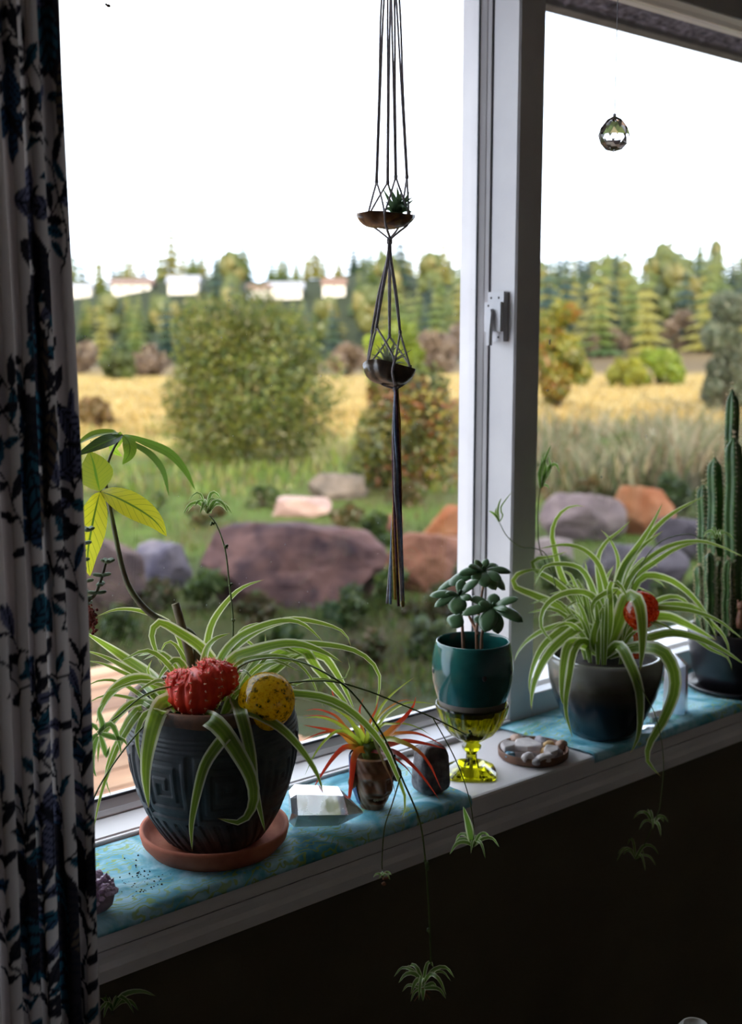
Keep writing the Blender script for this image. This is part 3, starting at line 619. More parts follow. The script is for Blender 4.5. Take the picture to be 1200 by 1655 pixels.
def clear_of_pot(p, cen, rf, zt):
    """leaf samples that would run through the pot wall come nearer until they hang outside it"""
    p = crom(p, 36); k = np.ones(36)
    for i in range(9, 36):
        while k[i] > .8:
            q = EYE + (p[i]-EYE)*k[i]
            if q[2] > zt + .004 or math.hypot(q[0]-cen[0], q[1]-cen[1]) > rf(q[2]) + .006: break
            k[i] -= .002
    ks = np.convolve(np.r_[[k[0]]*3, k, [k[-1]]*3], np.ones(7)/7, 'valid'); k = np.minimum(k, ks) if False else np.where(ks < k, ks, k); return EYE + (p-EYE)*k[:, None]
def inside(p, ylim):
    p = np.array(p)
    for i in range(len(p)):
        if p[i][1] > ylim: p[i] = EYE + (p[i]-EYE)*(ylim/p[i][1])
    return p
def leaves(root, zf, d0, lst, mat, wscale, name='leaf', wf=W_SPIDER, seg=18, cfun=None, pot=None, ylim=9):
    for e in lst:
        pts, w = e[0], e[1]; face = e[2] if len(e) > 2 else .6; tw = e[3] if len(e) > 3 else 0
        p = path(zf, pts, d0)
        if pot: p = clear_of_pot(p, *pot)
        p = inside(p, ylim)
        m = M(); ribbon(m, p, px2m(w/wscale, depth(p.mean(0))), face, wf, seg, twist=tw, c=(cfun(e) if cfun else None)); m.obj(name, mat, root)
LEFT = [
 ([(440,640,0),(400,580,-.03),(345,572,-.06),(300,680,-.085),(278,830,-.092),(290,978,-.088)], 78, .8),
 ([(400,620,0),(335,520,-.02),(270,476,-.03),(190,490,-.04),(125,550,-.05),(85,645,-.06)], 58, .55),
 ([(380,640,0),(300,575,-.03),(225,570,-.05),(150,640,-.065),(100,720,-.07),(92,800,-.07)], 46, .5),
 ([(360,650,.0),(270,600,-.03),(195,690,-.05),(145,800,-.06),(102,930,-.065),(74,1062,-.065)], 27, .6),
 ([(380,640,0),(250,590,-.01),(160,730,-.03),(122,850,-.035),(145,930,-.035)], 30, .6),
 ([(400,600,.02),(300,470,.04),(200,395,.06),(110,335,.07),(36,288,.075)], 52, .85),
 ([(390,610,.01),(280,485,.03),(190,425,.04),(110,385,.05),(38,362,.05)], 34, .7),
 ([(380,620,.0),(260,490,.01),(170,440,.01),(100,412,.015),(36,402,.015)], 26, .6),
 ([(370,640,-.01),(260,540,-.02),(170,485,-.03),(100,480,-.03),(40,505,-.03)], 26, .6),
 ([(370,650,-.02),(270,570,-.03),(180,540,-.04),(110,540,-.04),(40,575,-.045)], 22, .6),
 ([(440,560,.05),(430,400,.07),(380,270,.08),(270,214,.085),(170,204,.09),(84,232,.09)], 28, .6),
 ([(520,600,.02),(540,440,.02),(500,360,.01),(410,295,.0),(330,255,-.005),(302,300,-.01),(316,360,-.01),(342,425,-.01)], 50, .75),
 ([(450,600,.0),(440,470,-.01),(400,400,-.01),(350,440,-.015),(318,495,-.015)], 40, .6),
 ([(500,600,.06),(512,440,.07),(520,320,.075),(545,240,.08),(610,155,.085),(665,113,.085),(738,88,.085)], 34, .7),
 ([(520,610,.02),(560,420,.03),(620,330,.03),(700,280,.03),(810,248,.03),(890,262,.03),(972,335,.03)], 38, .6),
 ([(540,610,.03),(570,420,.04),(690,300,.05),(830,246,.055),(950,256,.06),(1045,292,.06),(1075,350,.06)], 38, .55),
 ([(500,600,-.01),(505,400,-.02),(540,325,-.025),(605,296,-.02)], 42, .6),
 ([(540,620,.0),(600,420,-.01),(700,365,-.015),(840,336,-.02),(950,362,-.02),(1042,410,-.02)], 56, .6),
 ([(540,620,-.01),(620,430,-.02),(720,388,-.03),(830,392,-.035),(905,450,-.04),(945,530,-.04),(972,592,-.04)], 20, .6),
 ([(560,620,.02),(640,400,.02),(780,342,.01),(930,338,.0),(1070,358,-.005),(1150,405,-.01),(1186,475,-.01),(1166,605,-.01)], 34, .6),
 ([(560,620,.05),(640,520,.06),(770,448,.07),(840,398,.075),(905,372,.075)], 62, .8),
 ([(600,600,.06),(760,400,.075),(880,360,.08),(940,430,.085),(1000,500,.085),(1050,560,.085),(1085,620,.085)], 50, .8),
 ([(620,600,.07),(800,400,.08),(950,380,.09),(1010,440,.095),(1055,520,.095),(1090,600,.095)], 46, .8),
 ([(560,630,-.02),(740,540,-.05),(900,535,-.06),(1010,560,-.065),(1100,620,-.07),(1190,720,-.075),(1240,820,-.08),(1285,940,-.08),(1270,1030,-.08)], 38, .6),
 ([(580,630,-.01),(760,545,-.03),(900,545,-.04),(1030,590,-.045),(1130,660,-.05)], 34, .5),
 ([(560,640,-.03),(660,600,-.06),(750,632,-.08),(830,690,-.09),(905,780,-.09),(948,855,-.09),(966,918,-.09)], 44, .7),
 ([(500,650,-.03),(490,620,-.06),(560,655,-.09),(635,760,-.105),(690,870,-.11),(692,965,-.11),(645,1028,-.105),(555,1014,-.10)], 70, .8),
 ([(570,640,-.02),(620,550,-.05),(655,640,-.08),(685,770,-.10),(702,900,-.10),(742,1072,-.095)], 54, .7),
 ([(560,650,-.04),(590,690,-.08),(550,740,-.095),(505,815,-.10),(474,930,-.105),(455,1040,-.10),(458,1142,-.10)], 48, .8),
 ([(640,600,.04),(715,440,.05),(740,360,.05),(742,298,.05)], 30, .7),
 ([(420,610,.0),(300,470,.0),(285,440,.0),(302,398,.0)], 34, .7),
 ([(430,650,-.03),(300,600,-.06),(250,660,-.08),(246,730,-.085),(264,812,-.085)], 34, .6),
 ([(620,600,.05),(900,480,.07),(1030,480,.08),(1068,440,.08),(1060,385,.08)], 18, .6),
 ([(500,600,.03),(450,450,.04),(400,350,.05),(360,330,.05),(330,380,.05)], 30, .6),
 ([(520,600,.04),(610,420,.05),(640,300,.06),(700,262,.06),(760,262,.06)], 30, .6),
 ([(480,600,.03),(430,460,.05),(330,380,.06),(240,360,.065)], 26, .6),
 ([(560,600,.05),(620,440,.06),(640,330,.06),(690,340,.06),(720,420,.06)], 28, .7),
]
leaves(sp1, Z4, DL, LEFT, MAT['spider'], 2.2, seg=22, pot=(c1, lambda z: float(np.interp(z, zz_, rr_))*1.04, zz_[-1]), ylim=1.292)
r_ = random.Random(4)
for k in range(22):            # short inner leaves around the crown
    a = r_.uniform(0, 6.28); b0 = np.array([c1[0] + .03*math.cos(a), c1[1] + .03*math.sin(a), SOIL1]); h = r_.uniform(.03, .075); o_ = r_.uniform(.02, .055)
    q = np.array([math.cos(a), math.sin(a), 0]); m = M()
    ribbon(m, [b0, b0 + q*o_*.3 + UP*h*.6, b0 + q*o_ + UP*h, b0 + q*o_*1.8 + UP*h*.85], r_.uniform(.007, .012), .5, W_SPIDER, 12); m.obj('leaf', MAT['spider'], sp1)
def plantlet(par, cen, n, L, seed, up=.6, w=.006, tilt=None, name='plantlet_leaf'):
    r2 = random.Random(seed)
    for k in range(n):
        a = 2*math.pi*k/n + r2.uniform(-.4, .4); l = L*r2.uniform(.6, 1.15); q = np.array([math.cos(a), math.sin(a), 0]); u = up*r2.uniform(.5, 1.3); m = M()
        ribbon(m, [cen, cen + q*l*.35 + UP*l*u*.6, cen + q*l*.75 + UP*l*u*.55, cen + q*l*1.05 + UP*l*(u*.55 - .4)], w*r2.uniform(.7, 1.2), .6, W_SPIDER, 9); m.obj(name, MAT['plantlet'], par)
def runner(root, zf, d0, pts, r, nodes=(), mat=None):
    p = inside(path(zf, pts, d0), 1.230); m = M().tube(p, [r*1.15, r, r*.8], 6, seg=max(14, 7*len(p)))
    for nd in nodes:
        c = P(*zf(nd[0], nd[1]), d0 + nd[2]); 
        for k in range(4): m.blob(c + np.array([random.uniform(-1, 1), random.uniform(-1, 1), random.uniform(-1, 1)])*r*1.6, (r*1.5, r*1.5, r*1.9), 1)
    return m.obj('runner', mat or MAT['stem'], root)
runner_up = runner(sp1, ZI, DL, [(374,1080,.04),(377,1005,.05),(371,945,.05),(364,888,.05),(350,848,.05),(338,833,.05)], .0011, [(366,884,.05),(373,945,.05),(377,1003,.05),(343,846,.05)])
plantlet(runner_up, P(336, 830, DL+.05), 9, .028, 3, .8, .006); plantlet(runner_up, P(334, 824, DL+.05), 6, .022, 5, 1.3, .005)
run1 = runner(sp1, ZI, DL, [(360,1130,0),(385,1080,-.03),(430,1064,-.05),(480,1068,-.07),(530,1090,-.085),(572,1122,-.09),(620,1190,-.10),(652,1262,-.105),(678,1325,-.11),(688,1392,-.11),(694,1480,-.11),(697,1560,-.11)], .0011, [(689,1394,-.11),(693,1504,-.11),(690,1402,-.11)])
pc = P(684, 1590, DL-.11); plantlet(run1, pc, 9, .034, 8, .9, .0055); plantlet(run1, pc + [0, 0, -.006], 6, .024, 9, .2, .005)
b_ = M(); r_ = random.Random(2)
for k in range(16): b_.tube([pc + [0, 0, -.006], pc + np.array([r_.uniform(-.014, .02), r_.uniform(-.012, .012), -.012 + r_.uniform(-.006, .004)])], [.0012, .0004], 4)
b_.obj('roots', MAT['bud'], run1)
run3 = runner(sp1, ZI, DL, [(400,1130,0),(430,1112,-.05),(473,1103,-.06),(533,1101,-.07),(590,1115,-.075),(653,1140,-.08),(707,1163,-.085),(755,1188,-.09)], .0011, [(757,1187,-.09),(762,1184,-.09)])
run3b = runner(sp1, ZI, DL, [(700,1160,-.085),(728,1210,-.09),(746,1250,-.095),(760,1295,-.1),(766,1335,-.1)], .0006)
plantlet(run3b, P(766, 1368, DL-.1), 8, .026, 12, .7, .0055)
m = M(); ribbon(m, path(ZI, [(764,1366,-.1),(758,1335,-.1),(749,1303,-.1)], DL), .010, .9, W_SPIDER, 10); m.obj('plantlet_leaf', MAT['plantlet'], run3b)
M().tube(path(ZI, [(766,1333,-.1),(766,1370,-.1)], DL), .0006, 5).obj('runner_tip', MAT['stem'], run3b)
run4 = runner(sp1, ZI, DL, [(648,1255,-.105),(634,1300,-.11),(622,1338,-.11),(618,1385,-.11),(618,1405,-.11)], .0007)
plantlet(run4, P(619, 1418, DL-.11), 5, .010, 14, .8, .003)
b_ = M()
for k in range(9): c = P(621 + r_.uniform(-7, 7), 1418 + r_.uniform(-10, 13), DL-.11); b_.blob(c, .0018, 1)
b_.obj('dry_bud', MAT['bud'], run4)
run5 = runner(sp1, ZI, DL, [(330,1140,-.02),(300,1110,-.06),(240,1120,-.09),(190,1158,-.11),(160,1180,-.12)], .0009)
for k, pts in enumerate([[(158,1180),(150,1172),(140,1190),(136,1212)], [(158,1185),(178,1170),(190,1190),(196,1218)], [(160,1188),(166,1172),(160,1150),(168,1135)], [(158,1190),(150,1215),(150,1240),(156,1256)], [(160,1185),(185,1192),(200,1196),(206,1206)], [(158,1186),(148,1196),(140,1220),(138,1245)], [(162,1188),(170,1215),(172,1222),(178,1205)]]):
    m = M(); ribbon(m, path(ZI, [(x, y, -.12) for x, y in pts], DL), .0075, .8, W_SPIDER, 10); m.obj('plantlet_leaf', MAT['plantlet'], run5)
run6 = runner(sp1, ZI, DL, [(330,1140,-.02),(260,1150,-.08),(180,1240,-.11),(140,1330,-.125),(130,1480,-.13),(165,1590,-.135),(182,1640,-.135)], .0009)
pc = P(182, 1632, DL-.135); plantlet(run6, pc, 8, .028, 22, .8, .0055)
m = M(); ribbon(m, path(ZI, [(182,1630,-.135),(200,1608,-.135),(228,1602,-.135),(252,1610,-.135)], DL), .007, .7, W_SPIDER, 10); m.obj('plantlet_leaf', MAT['plantlet'], run6)
# ---- money tree growing from the same pot, and the cut stake
t = NT('money_tree_leaf'); uvn = t.n('ShaderNodeTexCoord'); sp = t.n('ShaderNodeSeparateXYZ'); t.l(uvn.outputs['UV'], sp.inputs[0])
ab = t.n('ShaderNodeMath', operation='SUBTRACT'); ab.inputs[1].default_value = .5; t.l(sp.outputs['X'], ab.inputs[0]); a2 = t.n('ShaderNodeMath', operation='ABSOLUTE'); t.l(ab.outputs[0], a2.inputs[0])
mid = t.ramp(a2.outputs[0], [(.022, (1, 1, 1)), (.05, (0, 0, 0))])
ve = t.n('ShaderNodeMath', operation='MULTIPLY_ADD'); ve.inputs[1].default_value = -.45; t.l(a2.outputs[0], ve.inputs[0]); t.l(sp.outputs['Y'], ve.inputs[2])
vs = t.n('ShaderNodeMath', operation='MULTIPLY'); vs.inputs[1].default_value = 9.0; t.l(ve.outputs[0], vs.inputs[0]); fc = t.n('ShaderNodeMath', operation='FRACT'); t.l(vs.outputs[0], fc.inputs[0])
vein = t.ramp(fc.outputs[0], [(0, (1, 1, 1)), (.07, (.3, .3, .3)), (.13, (0, 0, 0))])
vm = t.mix(1.0, mid, vein, 'LIGHTEN'); cA = t.mix(vm, t.attr(), lin(84,118,32)); MAT['moneyleaf'] = t.done(t.leaf(cA, .62, .3, .06))
MAT['twig'] = plain('green_brown_twig', lin(92,98,52), lin(74,62,44), .6, 50); MAT['stake'] = plain('cut_cane', lin(118,104,72), lin(84,72,52), .7, 40)
mt = thing('money_tree', (c1[0], c1[1], SOIL1), 'young money tree with bent stem and yellow-green hand-shaped leaves beside the curtain', 'plant')
q = path(Z2, [(1080,2040,.0),(1060,1750,.02),(1030,1610,.03),(930,1562,.03),(830,1512,.03),(755,1445,.03),(690,1350,.03),(650,1230,.03),(605,1010,.03),(572,840,.03),(566,790,.03)], DL)
M().tube(q, [.0052, .0046, .0042, .0036, .003, .0022], 9, seg=50).obj('stem', MAT['twig'], mt)
pet = M().tube(path(Z2, [(566,800,.03),(575,700,.03),(610,610,.03),(656,538,.03)], DL), [.0021, .0012], 7, seg=12).obj('petiole', MAT['twig'], mt)
pet2 = M().tube(path(Z2, [(570,830,.03),(552,838,.025),(535,842,.02)], DL), [.0019, .0012], 7, seg=8).obj('petiole', MAT['twig'], mt)
for pts, w, cA, par, fc_ in (
  ([(657,536,.03),(600,526,.02),(500,540,.01),(395,600,.0)], 66, lin(120,150,40), pet, .35), ([(655,538,.03),(580,570,.0),(500,606,-.02),(405,652,-.03)], 84, lin(52,72,36), pet, .5),
  ([(656,540,.03),(690,580,.02),(692,640,.01),(655,698,.0)], 74, lin(120,156,48), pet, .9), ([(660,536,.03),(760,574,.04),(900,636,.05),(985,725,.05),(1046,836,.05)], 62, lin(96,130,46), pet, .55),
  ([(660,538,.03),(720,590,.03),(805,645,.03),(872,735,.03),(905,872,.03)], 44, lin(88,118,50), pet, .5), ([(656,540,.04),(620,580,.06),(610,620,.07),(655,655,.08)], 60, lin(150,180,50), pet, .7),
  ([(535,842,.02),(515,760,.0),(500,690,-.01),(478,626,-.015)], 185, lin(132,140,40), pet2, .95), ([(537,842,.02),(620,872,.01),(740,935,.0),(830,1000,-.005),(893,1082,-.005)], 138, lin(192,190,44), pet2, .95),
  ([(535,844,.02),(520,900,.01),(490,1040,.0),(470,1180,.0),(482,1296,.0)], 152, lin(206,206,48), pet2, .95)):
    p = path(Z2, pts, DL); m = M(); ribbon(m, p, px2m(w/3.309, DL), fc_, W_BROAD, 20, .18, c=lambda t_, cA=cA: cA); m.obj('leaf', MAT['moneyleaf'], par)
stk = thing('wooden_stake', (c1[0], c1[1], SOIL1), 'cut brown cane stake leaning in the large dark pot behind the red cactus', 'stake')
q = path(ZI, [(317,1140,.02),(308,1068,.02),(296,1020,.02),(284,976,.02)], DL); M().tube(q, [.0052, .005], 12, seg=10).obj('shaft', MAT['stake'], stk)
M().tube([q[-1], q[-1] + nrm(q[-1]-q[-2])*.0006], .0047, 12).obj('cut_end', plain('pale_cut_wood', lin(196,186,152), None, .8), stk)
# ---- red grafted cactus
t = NT('red_cactus_skin'); n1 = t.noise(60, 4); MAT['redc'] = t.done(t.principled(t.ramp(n1, [(.3, lin(222,26,14)), (.7, lin(250,74,40))]), .45, None, Subsurface_Weight=.25, Subsurface_Radius=(.01, .003, .002), Subsurface_Scale=.5))
MAT['spine'] = plain('pale_cactus_wool', lin(252,190,160), None, .8); MAT['cgreen'] = plain('dark_cactus_green', lin(58,82,44), lin(40,60,34), .6, 60, .2)
DC = D1 - .064; rc0 = P(330, 1160, DC)
red = thing('moon_cactus', (rc0[0], rc0[1], SOIL1), 'bright red grafted cactus at the front of the large dark pot', 'cactus')
M().lathe([(.012, SOIL1), (.0125, SOIL1+.02), (.012, zaxis(rc0, 1135))], rc0[0], rc0[1], 36, lambda th, r, z: r*(1+.18*np.cos(3*th))).obj('rootstock', MAT['cgreen'], red)
for (px, py, rx, rz, nrb, sd) in ((316, 1118, 42, 36, 11, 1), (350, 1098, 34, 29, 10, 2), (294, 1103, 25, 21, 9, 3), (338, 1081, 19, 16, 9, 4)):
    c = P(px, py, DC + (.012 if sd in (2, 4) else 0)); a, b = px2m(rx, DC), px2m(rz, DC); th = np.linspace(0, 2*np.pi, 90, endpoint=False); rings = []; sp_ = []
    for i in range(15):
        ph = -math.pi/2 + math.pi*(i+.3)/15.3; rib = 1 + .13*np.abs(np.cos(th*nrb/2))**.7 - .06; cr = math.cos(ph)**.8
        crest = 1 + .06*np.sin(i*2.4)*np.abs(np.cos(th*nrb/2)) + .10*np.sin(th*nrb*2 + i*1.9)*(i > 9)
        rings.append(c + np.stack([a*cr*rib*crest*np.cos(th), a*cr*rib*crest*np.sin(th), np.full(90, b*math.sin(ph)) + (.06*b*np.cos(th*5+i) if i > 10 else 0)], 1))
    m = M().rings(rings); lobe = m.obj('lobe', MAT['redc'], red); w = M()
    for k in range(nrb):
        for i in range(3, 15, 2):
            j = int(round((2*math.pi*k/nrb)/(2*math.pi)*90)) % 90; v = rings[i][j]; out = nrm(v - c); w.blob(v, (.0011, .0011, .0011), 1)
            for s_ in range(3): w.tube([v, v + nrm(out + np.array([random.uniform(-.7, .7) for _ in range(3)]))*.0042], [.0005, .0001], 3)
    w.obj('spines', MAT['spine'], lobe, kind='stuff')
# ---- blown-glass globes
def globe(name, label, c, r, stops, stem_to, seed, par_mat):
    t = NT('blown_glass_%d' % seed); n1 = t.noise(150, 3, rough=.7); col = t.ramp(n1, stops, 'LINEAR')
    t1 = t.leaf(col, .75, .1, .06); m_ = t.done(t1); root = thing(name, c, label, 'glass globe'); 
    m = M(); v, f = ICO(4); dn = nrm(np.asarray(stem_to) - c); k = np.clip(v @ dn, 0, 1); m.add(c + v*r*(1 + .12*k**6)[:, None], f); m.obj('bulb', m_, root)
    M().tube([c + dn*r*1.02, (c + dn*r + np.asarray(stem_to))/2, stem_to], [.008, .0055, .0045], 12, seg=10).obj('stem', m_, root); return root
globe('glass_globe', 'yellow speckled blown-glass watering globe at the rim of the large dark pot', P(431, 1132, D1 - .066), px2m(46, D1 - .066), [(.36, lin(70,80,20)), (.46, lin(236,190,20)), (.60, lin(252,224,50)), (.74, lin(196,150,20))], P(425, 1205, D1 - .05), 1, None)
# ---- succulent behind the curtain edge, with dried red flowers, in its own small pot
cx_ = Yat(92, 1350, 1.165); cp = np.array([cx_[0], cx_[1], .004]); DS = depth((cp[0], cp[1], .3))
jp = thing('small_pot', cp, 'small clay pot hidden behind the curtain edge holding a stacked-leaf succulent', 'plant pot')
M().lathe([(.024, .004), (.034, .07), (.036, .07), (.036, .08), (.031, .08), (.030, .068), (.001, .066)], cp[0], cp[1], 40).obj('body', MAT['terra'], jp)
MAT['stack'] = plain('grey_green_succulent', lin(128,152,112), lin(96,122,90), .55, 60); MAT['redfl'] = plain('dried_red_flower', lin(150,62,44), lin(112,44,34), .85, 90)
st = thing('stacked_succulent', (cp[0], cp[1], .066), 'stacked-leaf succulent with dried red blossoms peeping out beside the curtain', 'plant')
sA = path(Z2, [(300,2500,0),(330,1950,0),(410,1600,.0),(432,1300,.0),(445,1060,.0)], DS); sB = path(Z2, [(410,1600,.0),(455,1450,.0),(510,1390,.0),(545,1300,.0),(568,1216,.0)], DS)
for s_ in (sA, sB): M().tube(s_, [.0022, .0014], 6, seg=20).obj('stem', MAT['twig'], st)
def pair(c, w, ang, up=.15, n=2):
    for k in range(n):
        a = ang + 2*math.pi*k/n; q = np.array([math.cos(a), math.sin(a), up]); m = M(); fleshy(m, c, c + nrm(q)*w, w*.85, w*.42, UP, prof=lambda t: math.sin(math.pi*min(.97, .12+.86*t))**.7); m.obj('leaf', MAT['stack'], st)
for k, (x, y) in enumerate([(440,1120),(436,1165),(430,1210),(440,1262),(452,1322),(448,1380),(455,1415),(470,1440),(545,1290),(538,1340),(520,1385)]): pair(P(*Z2(x, y), DS), px2m(15, DS), -AZ + (k % 2)*1.4 + .2)
for (x, y) in ((470,1052), (578,1222)): pair(P(*Z2(x, y), DS), px2m(13, DS), .4, .5, 5)
b_ = M(); r_ = random.Random(6)
for k in range(150): b_.blob(P(*Z2(476 + r_.gauss(0, 24), 1515 + r_.gauss(0, 38)), DS - .02 + r_.gauss(0, .006)), r_.uniform(.0010, .0022), 1)
b_.obj('dried_flowers', MAT['redfl'], st, kind='stuff')
# ---- soil crumbs on the cloth
b_ = M(); r_ = random.Random(12)
for k in range(75):
    p = Zat(r_.gauss(232, 22), r_.gauss(1425, 16), .004)
    if np.hypot(p[0]-c1[0], p[1]-c1[1]) < R_+.002 or p[1] < 1.075: continue
    b_.blob(p + [0, 0, .0008], r_.uniform(.0005, .0013), 1)
tag(b_.obj('soil_crumbs', MAT['soil'], None, False), 'dark soil crumbs scattered on the cloth left of the saucer', 'soil', kind='stuff')
# ---- amethyst cluster
am0 = Zat(168, 1480, .003); am0[1] = max(am0[1], 1.078)
MAT['amethyst'] = plain('pale_amethyst', lin(214,190,212), lin(160,126,166), .28, 60); MAT['matrix'] = plain('amethyst_matrix', lin(140,124,136), lin(108,94,106), .8, 40, .5)
dA = depth(am0); am = thing('amethyst_cluster', am0, 'purple amethyst cluster on the cloth beside the curtain', 'crystal')
ac = Zat(162, 1452, .022); ac = np.array([am0[0]-.012, am0[1]+.012, .024]); Rz = lambda a: np.array([[math.cos(a), -math.sin(a), 0], [math.sin(a), math.cos(a), 0], [0, 0, 1]])
M().blob(ac, (.030, .026, .021), 3, lambda v: 1 + .12*mnoise.noise(Vector(v*3)), Rz(-.6)).obj('matrix', MAT['matrix'], am)
r_ = random.Random(31)
for k in range(90):
    v = nrm([r_.gauss(0, 1), r_.gauss(0, 1), abs(r_.gauss(.6, .8))]); b0 = ac + Rz(-.6) @ (v*np.array([.029, .025, .020])); h = r_.uniform(.003, .007); w = r_.uniform(.0025, .0045); a = r_.uniform(0, 6)
    u = nrm(np.cross(v, [.3, .2, 1.1])); s_ = np.cross(v, u); rg = []
    for (hh_, ww) in ((-.002, 1), (h*.55, 1), (h, .12)): rg.append(b0 + v*hh_ + np.outer(np.cos(np.arange(6)*math.pi/3 + a)*w*ww, u) + np.outer(np.sin(np.arange(6)*math.pi/3 + a)*w*ww, s_))
    M().rings(rg).obj('crystal_point', MAT['amethyst'], am, False)
# ---- clear quartz point lying on its side
t = NT('clear_quartz'); MAT['quartz'] = t.done(t.principled(lin(250,250,252), t.ramp(t.noise(35, 4), [(.40, (.08,)*3), (.62, (.42,)*3)]), None, Transmission_Weight=.72, IOR=1.5))
def crystal(name, label, c, ax, up, L, w, tip, mat=None, n=6, rot=.3, base=.75):
    ax = nrm(ax); u = nrm(np.asarray(up) - ax*(np.asarray(up) @ ax)); v = np.cross(ax, u); th = np.arange(n)*2*math.pi/n + rot; rg = []
    for t_, k in ((-.5*L, base), (-.42*L, 1.0), (.5*L - tip, .92), (.5*L, .06)): jt = 1 + .10*np.sin(th*3.1 + rot*9); rg.append(c + (ax*t_)[None, :] + np.outer(np.sin(th*2+rot*7)*w*(.10 if t_ > 0 else .03)*(k > .1), ax) + np.outer(np.cos(th)*w*.5*k*jt, v) + np.outer(np.sin(th)*w*.5*k*jt*.85 - (.10*w if k < .1 else 0), u))
    root = thing(name, c - np.array([0, 0, w*.5]), label, 'crystal'); M().rings(rg).obj('body', mat or MAT['quartz'], root, False); return root
qa, qb = Zat(470, 1320, .02), Zat(586, 1318, .018); qc = (qa + qb)/2; qc[2] = .030; ax_ = qb - qa; ax_[2] = -.004
crystal('quartz_crystal', 'clear quartz point lying on the cloth right of the terracotta saucer', qc, ax_, UP, np.linalg.norm(qb - qa)*1.02, .060, .026, None, 6, .12, .72)
# ---- carved face cup
fc0 = Zat(602, 1303, .004); DF = depth((fc0[0], fc0[1], .04)); fc0 = np.array([fc0[0], fc0[1], .004])
prf = axis_prof(fc0, [(1303, 19), (1290, 26), (1270, 31), (1250, 34), (1232, 35), (1220, 35)]); z0_ = prf[0][1]; prf = [(r, z - z0_ + .0045) for r, z in prf]; zt_ = prf[-1][1]
zsf = np.linspace(prf[0][1], zt_, 60); rf_ = np.interp(zsf, [p[1] for p in prf], [p[0] for p in prf]); FA = math.atan2(-CF[1], -CF[0]) + .42    # the face looks to the camera's right
def face(th, r, z):
    q = (z - prf[0][1])/(zt_ - prf[0][1]); a = (th - FA + math.pi) % (2*math.pi) - math.pi; g = lambda ca, cq, sa, sq, h: h*np.exp(-((a-ca)/sa)**2 - ((q-cq)/sq)**2)
    o = g(0, .50, .22, .13, .0062) + g(0, .40, .38, .05, .0035) + g(.45, .68, .35, .06, .0035) + g(-.45, .68, .35, .06, .0035)      # nose, nostrils, brows
    o = o - g(.48, .56, .2, .06, .003) - g(-.48, .56, .2, .06, .003) + g(.48, .56, .10, .035, .0025) + g(-.48, .56, .10, .035, .0025)   # eye sockets and eyes
    o = o + g(.62, .40, .25, .12, .003) + g(-.62, .40, .25, .12, .003) - g(0, .235, .45, .035, .0045) + g(0, .30, .5, .03, .003) + g(0, .16, .45, .035, .003)   # cheeks, mouth, lips
    o = o + g(0, .05, .4, .06, .003) + .0002*np.sin(th*17 + q*30); return r + o*1.7
t = NT('brown_face_glaze'); MAT['facebrown'] = t.done(t.principled(t.ramp(t.noise(40, 5), [(.3, lin(92,62,46)), (.6, lin(146,106,78)), (.8, lin(172,132,100))]), .42))
MAT['cobalt'] = plain('cobalt_glaze', lin(30,44,96), lin(48,70,130), .2, 30)
fcup = thing('face_cup', fc0, 'small brown face cup with a blue back holding the bromeliad', 'cup')
M().lathe([(float(r), float(z)) for r, z in zip(rf_, zsf)], fc0[0], fc0[1], 150, face, True, False).obj('body', MAT['facebrown'], fcup)
R0 = rf_[-1]; M().lathe([(R0*1.0, zt_), (R0*.88, zt_+.0015), (R0*.84, zt_-.012), (.001, zt_-.013)], fc0[0], fc0[1], 48, None, False, True).obj('inside', MAT['facebrown'], fcup)
hb = M(); th = np.linspace(FA + 1.25, FA + 2*math.pi - 1.25, 50); rg = []
for z_, k in ((.012, 1.02), (.03, 1.05), (.05, 1.06), (zt_ - .001, 1.05), (zt_ + .002, 1.0)):
    r0 = np.interp(z_, zsf, rf_)*k + .0012; rg.append(np.stack([fc0[0] + r0*np.cos(th), fc0[1] + r0*np.sin(th), np.full(50, z_)], 1))
hb.rings(rg, closed=False, cap0=False, cap1=False).obj('blue_back', MAT['cobalt'], fcup, label='cobalt blue glazed back of the cup')
for s_ in (-1, 1):
    a = FA + s_*1.32; q = np.array([math.cos(a), math.sin(a), 0]); c = fc0 + q*(R0*.99) + UP*(zt_*.56); M().blob(c + q*.004, (.0075, .004, .010), 2, None, Rz(a)).obj('ear', MAT['facebrown'], fcup)
for s_ in range(4):
    a = FA + (s_ - 1.5)*.17; q = np.array([math.cos(a), math.sin(a), 0]); zq = prf[0][1] + .235*(zt_-prf[0][1]); rq = np.interp(zq, zsf, rf_)
    M().blob(fc0*[1, 1, 0] + q*(rq - .001) + UP*zq, (.0022, .0026, .0026), 1, None, Rz(a)).obj('tooth', plain('ivory_tooth', lin(170,150,124), None, .4) if s_ == 0 else bpy.data.materials['ivory_tooth'], fcup)
